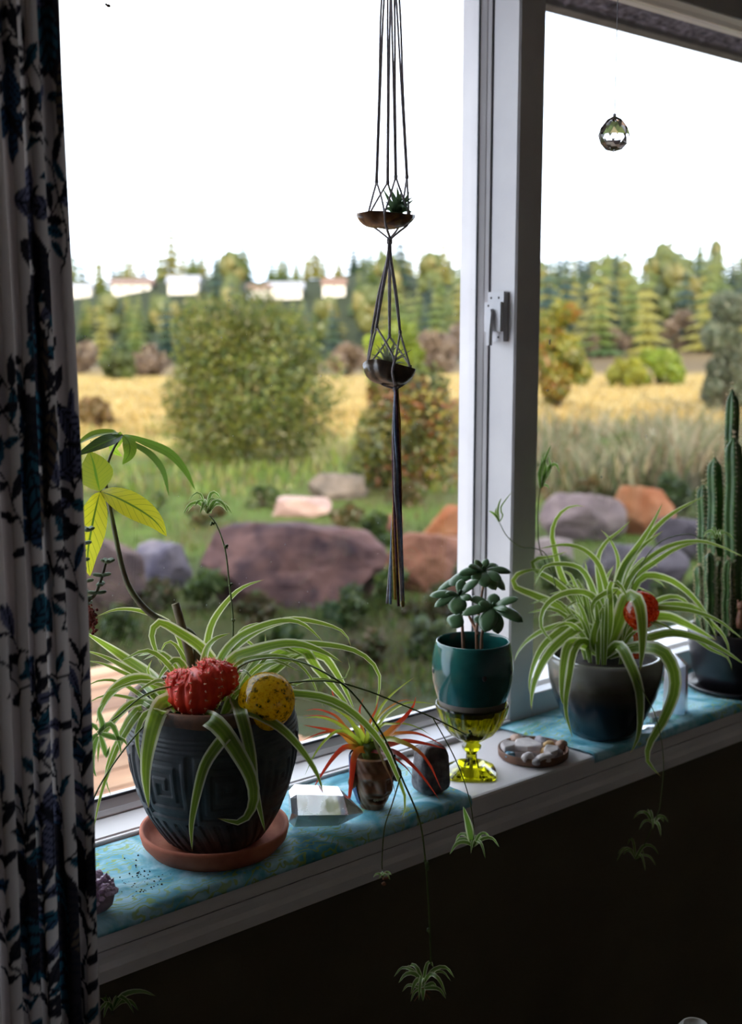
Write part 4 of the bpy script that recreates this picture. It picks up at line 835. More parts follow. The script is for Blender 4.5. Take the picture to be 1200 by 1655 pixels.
# ---- red and green bromeliad in the face cup
t = NT('bromeliad_leaf'); MAT['brom'] = t.done(t.leaf(t.attr(), .45, .3, .08))
br = thing('bromeliad', (fc0[0], fc0[1], zt_-.01), 'spiky red and lime green bromeliad in the face cup', 'plant'); DB = DF
GRN, LIM, RED, ORG, DRD = lin(120,150,40), lin(176,190,60), lin(206,58,32), lin(214,140,50), lin(140,40,36)
def cr_(*st): return lambda t_: tuple(np.array([np.interp(t_, np.linspace(0, 1, len(st)), [s_[k] for s_ in st]) for k in range(4)]))
B0 = (560, 660, 0)
BROM = [
 ([B0,(450,640,-.01),(380,645,-.025),(300,720,-.035),(220,830,-.04),(116,1000,-.04)], 58, .7, cr_(GRN, RED, RED, RED)),
 ([(540,660,-.015),(490,670,-.03),(460,740,-.036),(448,860,-.042),(432,1000,-.046),(396,1240,-.048)], 62, .8, cr_(ORG, RED, RED, RED)),
 ([B0,(430,600,-.005),(360,530,-.01),(260,500,-.015),(160,480,-.02),(46,458,-.02)], 54, .6, cr_(GRN, ORG, RED, RED)),
 ([B0,(440,540,.0),(350,460,.0),(260,415,.0),(160,396,.0),(50,402,.0)], 48, .6, cr_(GRN, LIM, LIM, LIM)),
 ([B0,(420,520,.01),(330,400,.02),(240,352,.025),(150,332,.03),(60,344,.03)], 42, .6, cr_(GRN, ORG, RED, RED)),
 ([B0,(400,480,.015),(300,420,.02),(200,386,.025),(48,382,.03)], 30, .6, cr_(GRN, ORG, RED, RED)),
 ([B0,(420,560,-.01),(300,515,-.02),(180,530,-.03),(28,594,-.03)], 38, .6, cr_(GRN, ORG, RED, RED)),
 ([B0,(480,570,-.015),(400,518,-.03),(320,512,-.035),(225,590,-.04),(140,705,-.042),(64,868,-.042)], 42, .6, cr_(GRN, LIM, LIM, GRN)),
 ([B0,(490,520,.01),(430,420,.015),(340,350,.02),(262,318,.02)], 52, .7, cr_(GRN, LIM, LIM, LIM)),
 ([B0,(620,460,.01),(680,320,.015),(760,222,.02),(850,145,.02),(952,72,.02)], 38, .6, cr_(GRN, LIM, LIM, LIM)),
 ([B0,(640,440,.0),(700,355,.0),(780,296,.0),(860,258,.0),(955,264,.0)], 36, .6, cr_(GRN, LIM, ORG, RED)),
 ([B0,(680,440,-.005),(760,350,-.01),(880,285,-.015),(1000,276,-.015),(1116,292,-.015)], 38, .6, cr_(GRN, LIM, LIM, LIM)),
 ([B0,(720,550,-.01),(800,470,-.02),(880,390,-.025),(945,300,-.03),(962,228,-.03)], 84, .8, cr_(GRN, ORG, RED, RED)),
 ([B0,(680,470,-.01),(770,452,-.02),(880,450,-.025),(1000,490,-.03),(1085,545,-.03)], 32, .6, cr_(GRN, LIM, LIM, GRN)),
 ([B0,(740,548,-.005),(860,524,-.01),(980,530,-.01),(1100,578,-.01),(1205,645,-.01)], 46, .6, cr_(GRN, ORG, RED, RED)),
 ([B0,(740,620,-.02),(880,590,-.03),(1050,612,-.035),(1215,655,-.04)], 64, .7, cr_(GRN, RED, RED, RED)),
 ([B0,(720,575,-.02),(850,598,-.035),(980,668,-.045),(1080,790,-.05),(1172,992,-.05)], 54, .7, cr_(GRN, LIM, RED, RED)),
 ([B0,(690,665,-.025),(800,680,-.04),(920,772,-.05),(1040,905,-.055),(1160,1075,-.055)], 52, .7, cr_(GRN, DRD, RED, RED)),
 ([B0,(650,680,-.03),(760,710,-.045),(880,800,-.05),(952,895,-.05)], 38, .6, cr_(DRD, DRD, RED, DRD)),
 ([B0,(610,545,-.03),(650,640,-.045),(705,770,-.05),(765,900,-.052),(802,1030,-.052)], 40, .6, cr_(GRN, lin(150,160,110), lin(150,120,80), DRD)),
 ([B0,(520,440,.02),(508,340,.025),(540,236,.03)], 42, .8, cr_(GRN, ORG, RED, RED)),
 ([B0,(420,400,.03),(310,250,.04),(285,180,.04),(270,105,.04)], 34, .8, cr_(GRN, GRN, RED, RED)),
 ([B0,(590,450,.02),(640,330,.025),(664,195,.03)], 38, .8, cr_(GRN, ORG, RED, RED)),
 ([B0,(520,520,-.02),(480,470,-.025),(440,430,-.025)], 60, .8, cr_(GRN, LIM, LIM, LIM)), ([B0,(570,540,-.03),(570,470,-.035),(560,420,-.035)], 60, .8, cr_(GRN, LIM, LIM, LIM)), ([B0,(620,540,-.025),(640,480,-.03),(680,420,-.03)], 60, .8, cr_(GRN, GRN, LIM, LIM)),
]
for e in BROM:
    p = path(Z5, e[0], DB); m = M(); ribbon(m, p, px2m(e[1]/5, DB), e[2], W_SWORD, 18, .35, c=e[3]); m.obj('leaf', MAT['brom'], br)
M().lathe([(.008, zt_-.011), (.013, zt_+.0), (.014, zt_+.012), (.007, zt_+.02)], fc0[0], fc0[1], 20, lambda th, r, z: r*(1+.1*np.sin(th*7))).obj('crown', plain('bromeliad_crown', lin(96,116,44), lin(70,90,36), .5), br)
# ---- standing stone
so = Zat(697, 1280, .004); DSt = depth((so[0], so[1], .03)); R3 = np.stack([CR, nrm([CF[0], CF[1], 0]), UP], 1)
w_ = px2m(30, DSt); h_ = px2m(84, DSt)
def stonefn(m_, so, w_, h_):
    v, f = ICO(4); q = v.copy(); q = np.sign(q)*np.abs(q)**.55; q[:, :2] *= (1 - .22*((q[:, 2:3]+1)/2)); nz_ = np.array([mnoise.noise(Vector(x*2.5)) for x in q]); q = q*(1+.06*nz_)[:, None]
    q = q/np.abs(q).max(0); q = q*np.array([w_, w_*.8, h_*.5]); q = q @ Rz(.5).T; m_.add((q @ R3.T) + so + [0, 0, h_*.5 + .0035], f)
m = M(); stonefn(m, np.array([so[0], so[1], 0]), w_, h_); t = NT('dark_druse_stone'); 
stn = m.obj('standing_stone', t.done(t.principled(t.ramp(t.noise(70, 6), [(.35, lin(58,52,54)), (.6, lin(112,104,106)), (.75, lin(140,132,134))]), .6, t.bump(t.noise(260), .6, .002))), None); tag(stn, 'rough dark grey standing stone between the face cup and the green goblet', 'stone')
# ---- olive glass goblet
gb = Zat(762, 1250, .0); DG = depth((gb[0], gb[1], .05)); zg = lambda py: zaxis(gb, py); k0 = zg(1250); zg2 = lambda py: zg(py) - k0 + .0006; pm_ = px2m(1, DG)
t = NT('olive_glass'); MAT['olive'] = t.done(t.principled(lin(168,166,18), .04, None, Transmission_Weight=1.0, IOR=1.46))
gob = thing('glass_goblet', (gb[0], gb[1], 0), 'olive green pressed-glass goblet carrying the teal pot', 'goblet')
def flute(th, r, z): return r*(1 + .05*np.abs(np.cos(th*10)) - .025)
zr, zbt = zg2(1136), zg2(1194)
outer = [(pm_*9, zbt-.004), (pm_*20, zbt-.001), (pm_*36, zg2(1184)), (pm_*47, zg2(1170)), (pm_*55, zg2(1152)), (pm_*58, zg2(1140)), (pm_*59, zr), (pm_*56.5, zr), (pm_*55, zg2(1141)), (pm_*52, zg2(1152)), (pm_*44, zg2(1168)), (pm_*32, zg2(1181)), (pm_*12, zbt+.004), (.0005, zbt+.0035)]
M().lathe(outer, gb[0], gb[1], 176, lambda th, r, z: flute(th, r, z) if z < zg2(1139) and r > float(np.interp(-z, [-zg2(y_) for y_ in (1140, 1152, 1170, 1184)], [pm_*57.5, pm_*54, pm_*46, pm_*35])) else np.full(len(th), r)).obj('bowl', MAT['olive'], gob)
M().lathe([(pm_*13, zg2(1240)), (pm_*9, zg2(1226)), (pm_*8.5, zg2(1218)), (pm_*15, zg2(1210)), (pm_*16, zg2(1205)), (pm_*11, zg2(1200)), (pm_*9, zbt-.0042)], gb[0], gb[1], 8, None).obj('stem', MAT['olive'], gob, False)
def sq(th, r, z):
    a = th + .72; k = 1/np.maximum(np.abs(np.cos(a)), np.abs(np.sin(a))); return r*(.35 + .65*np.minimum(k, 1.30))
M().lathe([(pm_*40, .0006), (pm_*41, .003), (pm_*40, .0055), (pm_*22, zg2(1234)), (pm_*12.5, zg2(1240.2))], gb[0], gb[1], 64, sq).obj('foot', MAT['olive'], gob, False)
# ---- teal pot standing in the goblet, with the jade plant
t = NT('teal_glaze'); sep = t.n('ShaderNodeTexCoord'); MAT['teal'] = t.done(t.principled(t.ramp(t.noise(14, 4), [(.35, lin(20,72,72)), (.7, lin(38,104,98))]), .12))
MAT['bareclay'] = plain('bare_grey_clay', lin(120,112,106), lin(104,96,92), .7, 30)
tp = thing('teal_pot', (gb[0], gb[1], zg2(1160)), 'small glossy teal pot with drilled holes sitting in the green goblet', 'plant pot')
zp = lambda py: zg2(py)
M().lathe([(pm_*55.4, zp(1128)), (pm_*60, zp(1115)), (pm_*64, zp(1098)), (pm_*65.5, zp(1080)), (pm_*64, zp(1060)), (pm_*60.5, zp(1042)), (pm_*59, zp(1036.5)), (pm_*57.5, zp(1035)), (pm_*56, zp(1037)), (pm_*58, zp(1050)), (pm_*60, zp(1072)), (pm_*56, zp(1105)), (pm_*45, zp(1110))], gb[0], gb[1], 80, None, False, True).obj('body', MAT['teal'], tp)
M().lathe([(pm_*40, zp(1152)), (pm_*48, zp(1149)), (pm_*52, zp(1142)), (pm_*54.6, zp(1133)), (pm_*55.3, zp(1128.2))], gb[0], gb[1], 80, None, True, False).obj('unglazed_foot', MAT['bareclay'], tp, label='unglazed grey clay foot of the teal pot')
for px, a_off in ((775, None), (697, None), (820, None)):
    a0 = math.atan2(-CF[1], -CF[0]); s_ = np.clip((px - 762)/65.0, -.97, .97); a = a0 + math.asin(s_); q = np.array([math.cos(a), math.sin(a), 0]); c = np.array([gb[0], gb[1], zp(1080)]) + q*(pm_*65.0)
    M().blob(c, (.0016, .0034, .0040), 2, None, Rz(a)).obj('hole', MAT['dark'], tp)
M().lathe([(pm_*54, zp(1088)), (.001, zp(1086))], gb[0], gb[1], 40, None, False, True).obj('soil', MAT['soil'], tp)
t = NT('jade_leaf'); MAT['jade'] = t.done(t.principled(t.ramp(t.noise(22, 3), [(.35, lin(58,92,58)), (.6, lin(84,118,78)), (.8, lin(142,156,112))]), .32, None, Specular_IOR_Level=.75, Subsurface_Weight=.15, Subsurface_Radius=(.004, .008, .002)))
jd = thing('jade_plant', (gb[0], gb[1], zp(1087)), 'jade plant with thick rounded leaves in the teal pot', 'plant')
for pts in ([(418,860,-.015),(410,700,-.018),(402,540,-.02),(392,420,-.015)], [(500,860,.01),(492,690,.01),(494,560,.0),(530,330,.02)], [(530,860,-.02),(520,690,-.02),(530,590,-.025),(585,470,-.03)], [(500,620,.0),(470,560,.01),(440,500,.015)]):
    M().tube(path(Z6, pts, DG), [.0027, .0022, .0018], 8, seg=14).obj('stem', plain('jade_stem', lin(140,98,74), lin(112,76,58), .7, 60, .3) if 'jade_stem' not in bpy.data.materials else bpy.data.materials['jade_stem'], jd)
JADE = [((588,462,-.032), [(400,502,-.045,74),(745,403,-.04,62),(772,545,-.055,82),(540,606,-.06,108),(622,618,-.055,88),(598,372,-.02,74),(684,478,-.06,54),(500,432,-.04,54),(440,398,-.02,64)]),
        ((388,386,-.018), [(204,388,-.02,62),(234,455,-.03,62),(402,285,-.01,62),(505,290,-.02,60),(362,498,-.04,112),(455,412,-.035,60),(300,372,-.03,40)]),
        ((528,240,.02), [(312,325,.015,84),(248,362,.02,56),(702,244,.025,62),(664,352,.03,76),(545,335,-.005,96),(478,168,.02,46),(556,162,.03,46),(608,352,.01,80),(440,210,.0,60),(380,260,.0,70),(620,200,.04,60),(640,300,.0,70),(470,300,.0,70)]),
        ((392,500,-.02), [(340,580,-.03,108)]), ((540,520,-.03), [(470,540,-.03,60)])]
for (cx0, cy0, cd), lv in JADE:
    cc = P(*Z6(cx0, cy0), DG + cd)
    for (tx, ty, td, w) in lv:
        b0 = P(*Z6(tx, ty), DG + td); upv = nrm(UP*.8 + (cc - EYE)*-.5 + np.array([0, 0, .2])); m = M(); fleshy(m, cc, b0, px2m(w/3.75, DG), px2m(w/3.75, DG)*.30, upv, .10, 12, 11); m.obj('leaf', MAT['jade'], jd)
    for k in range(2):
        a = 1.2 + k*3.1; m = M(); fleshy(m, cc, cc + np.array([.004*math.cos(a), .004*math.sin(a), .010]), .006, .003, np.array([math.cos(a), math.sin(a), .1])); m.obj('young_leaf', MAT['jade'], jd)
# ---- round dish of shells and pebbles
dc = Zat(862, 1222, 0); DD = depth(dc); rd = px2m(57, DD); MAT['dishw'] = plain('brown_clay_dish', lin(124,88,68), lin(98,68,54), .7, 40, .2)
dish = thing('round_dish', (dc[0], dc[1], 0), 'low round brown dish of shells and pebbles beside the green goblet', 'dish')
M().lathe([(.001, .0008), (rd*.94, .0006), (rd*.985, .003), (rd, .012), (rd*.985, .0135), (rd*.95, .0125), (rd*.93, .005), (.001, .0045)], dc[0], dc[1], 64).obj('body', MAT['dishw'], dish)
SHELLC = {'white': plain('bleached_shell', lin(214,206,204), lin(190,180,182), .6, 60, .2), 'pink': plain('pinkish_pebble', lin(190,160,142), lin(170,138,122), .6, 50), 'grey': plain('grey_pebble', lin(150,144,150), lin(124,118,124), .6, 50), 'blue': plain('blue_sea_glass', lin(110,170,190), lin(90,150,176), .25, 20, Transmission_Weight=.4), 'tan': plain('tan_shell', lin(206,170,112), lin(180,140,90), .5, 40)}
r_ = random.Random(9)
def on_dish(zx, zy, z): return Zat(*Z6(zx, zy), z)
for k, (zx, zy, rx, ry, rz, col, lab, nm, cat) in enumerate([
  (735,1255,.0085,.007,.006,'pink','rounded pinkish pebble at the back left of the round dish','pebble','pebble'), (880,1262,.012,.006,.005,'grey','long grey stone at the back of the round dish','pebble','pebble'),
  (690,1350,.0075,.006,.004,'blue','pale blue sea glass at the left of the round dish','sea_glass','glass'), (930,1290,.007,.005,.005,'tan','tan shell bit near the middle of the round dish','shell','shell'),
  (1005,1290,.008,.006,.006,'pink','pinkish shell at the right rim of the round dish','shell','shell'), (905,1330,.006,.005,.005,'tan','amber chip in the round dish','pebble','pebble'),
  (905,1372,.011,.006,.006,'white','white coral stub at the front right of the round dish','coral','coral'), (800,1365,.010,.006,.006,'white','white knobbly shell at the front of the round dish','shell','shell'), (850,1395,.005,.004,.004,'grey','tiny grey pebble at the front of the round dish','pebble','pebble'), (980,1340,.007,.005,.006,'grey','grey pebble at the right of the round dish','pebble','pebble')]):
    rx, ry, rz = rx*1.3, ry*1.3, rz*1.25; c = on_dish(zx, zy, .0045 + rz); m = M().blob(c, (rx, ry, rz), 3, lambda v, k=k: 1 + .22*mnoise.noise(Vector(v*2.2 + k*3)), Rz(r_.uniform(0, 3))); o = m.obj(nm, SHELLC[col]); tag(o, lab, cat)
for zx, zy, L, ang, lab in ((690,1302,.029,.5,'pointed white shell fragment at the left of the round dish'), (800,1300,.043,-.25,'large white triangular shell piece across the round dish'), (950,1330,.031,.8,'upright white shell fragment at the right of the round dish')):
    c = on_dish(zx, zy, .0150); R = Rz(ang - .6); tri = np.array([(-.5, -.22), (-.42, .25), (.0, .34), (.55, .05), (.45, -.12), (0, -.28)])*L
    v = [c + R @ np.array([x, y, .0048*s_ + .22*y + .003*math.cos(x/L*3)]) for s_ in (-1, 1) for x, y in tri]; n = 6
    o = M().add(v, [tuple(range(5, -1, -1)), tuple(range(6, 12))] + [(i, (i+1) % 6, 6+(i+1) % 6, 6+i) for i in range(6)]).obj('shell', SHELLC['white'], None, False)
    bv = o.modifiers.new('round', 'BEVEL'); bv.width = .0026; bv.segments = 2; tag(o, lab, 'shell')
# ---- right glazed pot, its spider plant and the orange globe
c2 = Zat(975, 1186, .003); D2 = depth((c2[0], c2[1], .06))
pr2 = axis_prof(c2, [(1186, 44), (1182, 52), (1172, 58), (1150, 70), (1120, 83), (1095, 90), (1075, 92), (1062, 91), (1058, 88)]); zb2 = pr2[0][1]; pr2 = [(r, z - zb2 + .004) for r, z in pr2]; zt2 = pr2[-1][1]
t = NT('blue_brown_glaze'); tcx = t.n('ShaderNodeTexCoord'); sp = t.n('ShaderNodeSeparateXYZ'); t.l(tcx.outputs['Object'], sp.inputs[0]); ad = t.n('ShaderNodeMath', operation='MULTIPLY_ADD'); ad.inputs[1].default_value = .03; t.l(t.noise(22, 3), ad.inputs[0]); t.l(sp.outputs['Z'], ad.inputs[2])
MAT['glaze2'] = t.done(t.principled(t.ramp(ad.outputs[0], [(.02, lin(30,50,60)), (.075, lin(28,46,58)), (.10, lin(70,66,56)), (.125, lin(116,114,108))]), .15))
pot2 = thing('plant_pot', (c2[0], c2[1], .004), 'glossy blue-grey glazed pot holding the right spider plant', 'plant pot')
M().lathe(pr2 + [(pr2[-1][0]*.95, zt2+.001), (pr2[-1][0]*.92, zt2-.006), (pr2[-1][0]*.90, zt2-.03)], c2[0], c2[1], 80, None, True, False).obj('body', MAT['glaze2'], pot2)
M().lathe([(pr2[-1][0]*.91, zt2-.012), (.001, zt2-.008)], c2[0], c2[1], 40, None, False, True).obj('soil', MAT['soil'], pot2)
sp2 = thing('spider_plant', (c2[0], c2[1], zt2-.01), 'white-edged spider plant arching out of the right glazed pot', 'plant')
b0 = (530, 1030, 0)
RIGHT = [
 ([b0,(430,965,-.04),(360,965,-.075),(332,1080,-.09),(326,1220,-.092),(346,1275,-.09)], 52, .8), ([b0,(440,950,-.045),(388,990,-.08),(362,1120,-.092),(345,1280,-.094),(378,1418,-.09)], 38, .7),
 ([b0,(450,880,-.02),(360,918,-.05),(270,1000,-.07),(212,1098,-.075),(182,1200,-.078),(178,1285,-.076)], 54, .65), ([b0,(400,860,-.01),(320,898,-.03),(240,968,-.05),(192,1058,-.06),(170,1150,-.06),(172,1212,-.06)], 44, .6),
 ([b0,(380,880,.0),(260,888,.0),(170,938,.0),(115,998,.0),(94,1052,.0)], 34, .6), ([b0,(420,860,.02),(300,775,.02),(180,722,.01),(96,684,.01),(100,632,.01),(180,603,.02),(250,606,.02)], 46, .7),
 ([b0,(440,820,.03),(310,675,.03),(222,622,.03),(180,585,.03),(200,550,.035),(270,540,.04),(352,514,.04)], 38, .7), ([b0,(440,850,.04),(350,690,.05),(312,600,.05),(290,500,.05),(278,420,.05),(310,338,.05),(372,294,.05),(442,296,.05)], 36, .7),
 ([b0,(560,800,.01),(530,650,.01),(492,560,.01),(420,500,.01),(330,482,.01),(212,502,.01)], 38, .6), ([b0,(500,820,-.01),(470,690,-.015),(420,602,-.02),(340,576,-.02),(240,590,-.025),(190,685,-.03)], 38, .6),
 ([b0,(520,830,-.03),(470,730,-.04),(380,710,-.05),(290,740,-.055),(235,800,-.06),(230,890,-.06),(302,972,-.06)], 40, .6), ([b0,(480,960,-.04),(500,850,-.05),(560,745,-.055),(605,690,-.055)], 38, .7),
 ([b0,(560,850,-.05),(560,680,-.06),(600,668,-.07),(640,730,-.075),(636,760,-.075)], 38, .6), ([b0,(600,860,-.05),(640,740,-.07),(690,745,-.085),(714,840,-.092),(716,980,-.094),(705,1098,-.092)], 72, .85),
 ([b0,(620,820,-.03),(590,705,-.05),(500,740,-.06),(470,790,-.065),(492,868,-.065)], 42, .6), ([b0,(570,800,.0),(620,600,.0),(700,482,.0),(765,380,.0),(816,276,.0)], 42, .8),
 ([b0,(580,800,.02),(640,600,.03),(760,425,.04),(870,325,.045),(1025,242,.05)], 38, .7), ([b0,(580,780,.0),(620,610,.0),(705,500,.0),(820,412,.0)], 44, .7), ([b0,(570,760,.03),(600,570,.04),(562,460,.04),(512,406,.04)], 28, .7),
 ([b0,(520,760,.03),(500,560,.04),(540,470,.04),(600,420,.045),(662,362,.045)], 32, .7), ([b0,(590,820,.0),(660,640,.0),(760,540,.0),(870,480,.0),(1000,465,.0),(1120,500,.0),(1215,545,.0)], 32, .6),
 ([b0,(600,820,.01),(660,660,.02),(780,565,.03),(900,492,.035),(1060,453,.04)], 38, .6), ([b0,(620,850,.02),(700,650,.03),(820,642,.035),(925,702,.04),(1005,790,.04),(1055,880,.04),(1078,945,.04)], 42, .7),
 ([b0,(600,870,-.03),(660,790,-.06),(800,788,-.07),(950,802,-.07),(1085,850,-.07),(1210,945,-.07)], 34, .6), ([b0,(640,960,-.04),(730,940,-.06),(860,910,-.07),(1000,940,-.07),(1120,1000,-.07),(1215,1065,-.07)], 48, .6),
 ([b0,(660,985,-.05),(740,980,-.075),(815,1000,-.09),(866,1085,-.1),(872,1190,-.102),(818,1330,-.104),(752,1445,-.104),(742,1530,-.102),(806,1605,-.10)], 64, .75), ([b0,(600,970,-.06),(655,1055,-.088),(700,1180,-.094),(706,1330,-.094),(690,1430,-.094),(655,1495,-.092)], 54, .75),
 ([b0,(760,800,.03),(950,780,.04),(1050,860,.04),(1112,925,.04),(1138,1000,.04),(1130,1045,.04)], 36, .7), ([b0,(760,930,.0),(920,910,.0),(1040,985,.0),(1130,1030,.0),(1152,1094,.0)], 32, .6), ([b0,(660,860,.02),(820,830,.03),(935,870,.035),(1075,945,.04)], 62, .7),
 ([b0,(560,820,.04),(620,690,.05),(700,630,.06),(790,655,.06),(832,695,.06)], 34, .6), ([b0,(560,820,.05),(640,650,.06),(730,545,.06),(795,595,.06)], 34, .6), ([b0,(470,850,.05),(400,700,.06),(360,620,.06),(290,610,.06)], 30, .6),
 ([b0,(500,820,.05),(450,640,.06),(440,560,.06)], 42, .8), ([b0,(540,820,.05),(540,660,.06),(580,580,.06)], 36, .8), ([b0,(590,820,.05),(640,690,.06),(700,560,.06)], 40, .8), ([b0,(430,900,.03),(330,800,.04),(260,790,.04),(200,800,.04)], 28, .6),
 ([b0,(640,880,.04),(780,760,.05),(900,740,.05),(1000,850,.05)], 40, .6),
]
leaves(sp2, Z7, D2, RIGHT, MAT['spider'], 2.6, seg=22, pot=(c2, lambda z: float(np.interp(z, [q[1] for q in pr2], [q[0] for q in pr2])), zt2), ylim=1.230)
r_ = random.Random(14)
for k in range(34):
    a = r_.uniform(0, 6.28); b1 = np.array([c2[0] + .03*math.cos(a), c2[1] + .03*math.sin(a), zt2-.01]); h = r_.uniform(.05, .12); o_ = r_.uniform(.01, .05); q = np.array([math.cos(a), math.sin(a), 0]); m = M()
    ribbon(m, [b1, b1 + q*o_*.3 + UP*h*.6, b1 + q*o_ + UP*h, b1 + q*o_*1.9 + UP*h*.9], r_.uniform(.007, .012), .6, W_SPIDER, 12); m.obj('leaf', MAT['spider'], sp2)
ru = runner(sp2, Z7, D2, [(520,800,.04),(300,640,.05),(225,520,.05),(210,400,.05),(212,280,.05),(222,205,.05)], .0010)
for pts, w in (([(222,205),(218,140),(230,80),(220,60)], 26), ([(224,205),(240,150),(245,90),(225,45)], 26), ([(224,205),(250,150),(270,110),(262,50)], 22), ([(226,180),(270,100),(300,95),(316,135)], 28), ([(222,205),(240,190),(260,200),(262,215)], 16), ([(225,150),(240,80),(255,40),(275,-5)], 20)):
    m = M(); ribbon(m, inside(path(Z7, [(x, y, .05) for x, y in pts], D2), 1.230), px2m(w/3, D2), .8, W_SPIDER, 10); m.obj('plantlet_leaf', MAT['plantlet'], ru)
rl = runner(sp2, Z7, D2, [(300,700,.0),(255,540,.0),(200,500,-.01),(125,492,-.02),(60,440,-.02),(22,372,-.02)], .0008)
for pts, w in (([(22,370),(10,345),(-12,325),(-30,318)], 18), ([(22,370),(15,320),(25,270),(35,255)], 14), ([(24,370),(40,340),(30,300),(85,222)], 9), ([(22,368),(5,330),(8,300)], 14)):
    m = M(); ribbon(m, inside(path(Z7, [(x, y, -.02) for x, y in pts], D2), 1.230), px2m(w/3, D2), .8, W_SPIDER, 10); m.obj('plantlet_leaf', MAT['plantlet'], rl)
rr2 = runner(sp2, Z7, D2, [(620,820,.02),(700,600,.0),(800,470,-.02),(930,430,-.03),(1000,448,-.03),(1070,455,-.03)], .0009, [(995,447,-.03)])
plantlet(rr2, P(*Z7(1075, 455), D2 - .03), 8, .022, 33, .9, .005)
rd2 = runner(sp2, Z7, D2, [(620,990,-.06),(680,1110,-.095),(720,1190,-.1),(780,1310,-.105),(812,1450,-.11),(818,1590,-.11),(800,1770,-.11)], .0007)
for (px, py, n, L, sd) in ((1056, 1332, 7, .030, 41), (1028, 1388, 8, .036, 42)):
    plantlet(rd2, P(px, py, D2 - .11), n, L, sd, .8, .0055)
M().tube([P(1066, 1309, D2-.11), P(1056, 1335, D2-.11), P(1030, 1392, D2-.11)], .0007, 5).obj('runner_tip', MAT['stem'], rd2)
globe('glass_globe', 'orange speckled blown-glass watering globe in the right spider plant', P(1036, 985, D2 - .055), px2m(30, D2 - .055), [(.34, lin(160,44,20)), (.46, lin(222,84,30)), (.58, lin(236,120,60)), (.72, lin(250,200,160))], P(1028, 1064, D2 - .045), 2, None)
# ---- clear crystals behind the right pot
t = NT('milky_selenite'); MAT['milky'] = t.done(t.principled(lin(240,240,250), .3, None, Transmission_Weight=.6, IOR=1.45, Subsurface_Weight=.3))
kc = Zat(1098, 1152, .004); dK = depth(kc); hK = px2m(98, dK)
crystal('crystal_tower', 'milky white crystal tower standing between the right pot and the cactus', np.array([kc[0], kc[1]+.008, .004 + hK*.5]), UP, CR, hK, px2m(48, dK), hK*.2, MAT['milky'], 6, .5, 1.0)
for px, py, L, w, az_, lab in ((1056, 1160, .05, .022, .4, 'clear quartz point lying behind the right pot'), (1046, 1178, .04, .016, 1.1, 'small clear quartz point lying at the foot of the right pot')):
    c = Zat(px, py, .012); crystal('quartz_crystal', lab, np.array([c[0] + .012, c[1], .003 + w*.46]), np.array([math.cos(az_), -math.sin(az_)*.4, .05]), UP, L, w, .014)
# ---- columnar cactus in a dark pot with saucer
c3 = Zat(1186, 1112, .003); D3 = depth((c3[0], c3[1], .06)); q1 = px2m(1, D3); z3 = lambda py: zaxis(c3, py) - zaxis(c3, 1100) + .012
MAT['blackpot'] = plain('dark_ceramic', lin(44,40,44), lin(30,28,32), .3, 20)
cs = thing('plant_saucer', (c3[0], c3[1], .003), 'dark round saucer under the cactus pot', 'saucer')
M().lathe([(.001, .004), (q1*66, .0035), (q1*76, .010), (q1*77, .0145), (q1*73, .0145), (q1*68, .0085), (.001, .008)], c3[0], c3[1], 60).obj('dish', MAT['blackpot'], cs)
cpt = thing('plant_pot', (c3[0], c3[1], .009), 'dark pot at the right edge holding the columnar cactus', 'plant pot')
M().lathe([(q1*54, .009), (q1*66, z3(1078)), (q1*73, z3(1040)), (q1*75, z3(1026)), (q1*76, z3(1012)), (q1*71, z3(1010)), (q1*69, z3(1030)), (.001, z3(1032))], c3[0], c3[1], 60).obj('body', MAT['blackpot'], cpt)
t = NT('cactus_skin'); MAT['cactus'] = t.done(t.principled(t.ramp(t.noise(30, 4), [(.35, lin(46,78,38)), (.7, lin(82,118,52))]), .5)); MAT['spine2'] = t = NT('cactus_spines'); MAT['spine2'] = t.done(t.leaf(lin(236,224,200), .5, .5, .02))
ca = thing('column_cactus', (c3[0], c3[1], z3(1032)), 'cluster of tall ribbed cactus columns in the dark pot at the right edge', 'cactus')
for (px, top, hw, dd, nr_, base) in ((1184, 628, 11, .0, 5, 1030), (1187, 706, 14, -.03, 5, 1035), (1156, 738, 12, .0, 5, 1035), (1137, 782, 10, .02, 5, 1030), (1148, 892, 9, -.035, 5, 1040), (1131, 914, 8, -.015, 5, 1035), (1177, 904, 8, -.05, 5, 1045), (1206, 780, 14, .02, 5, 1035), (1163, 905, 8, -.02, 5, 1040), (1222, 850, 12, -.02, 5, 1035)):
    pb_, ptp = P(px + (1160-px)*.15, base, D3 + dd), P(px, top, D3 + dd); n = 22; th = np.linspace(0, 2*np.pi, 40, endpoint=False); rg = []; rad = px2m(hw, D3); areo = M()
    for i in range(n):
        t_ = i/(n-1); cen = pb_ + (ptp - pb_)*t_; cen[0] += .0015*math.sin(i*.9+px); k = (.82 + .18*min(1, t_*4))*(1 if t_ < .9 else math.sqrt(max(0, 1-((t_-.9)/.1)**2))*.98 + .02)
        r_r = rad*k*(.80 + .26*np.abs(np.cos(th*nr_/2 + px))**1.6); rg.append(cen + np.stack([r_r*np.cos(th), r_r*np.sin(th), np.zeros(40)], 1))
        if i < n:
            for s_ in range(nr_):
                a = (2*math.pi*s_ - 2*px)/nr_; q = np.array([math.cos(a), math.sin(a), 0])
                for u_ in range(2):
                    v = cen + (ptp-pb_)/n*.5*u_ + q*rad*k*1.06
                    for z_ in range(4): areo.tube([v, v + nrm(q + np.array([random.gauss(0, .7), random.gauss(0, .7), random.gauss(0, .7)]))*.0045], [.00035, .0001], 3)
    col_ = M().rings(rg).obj('column', MAT['cactus'], ca); areo.obj('spines', MAT['spine2'], col_, False, kind='stuff')
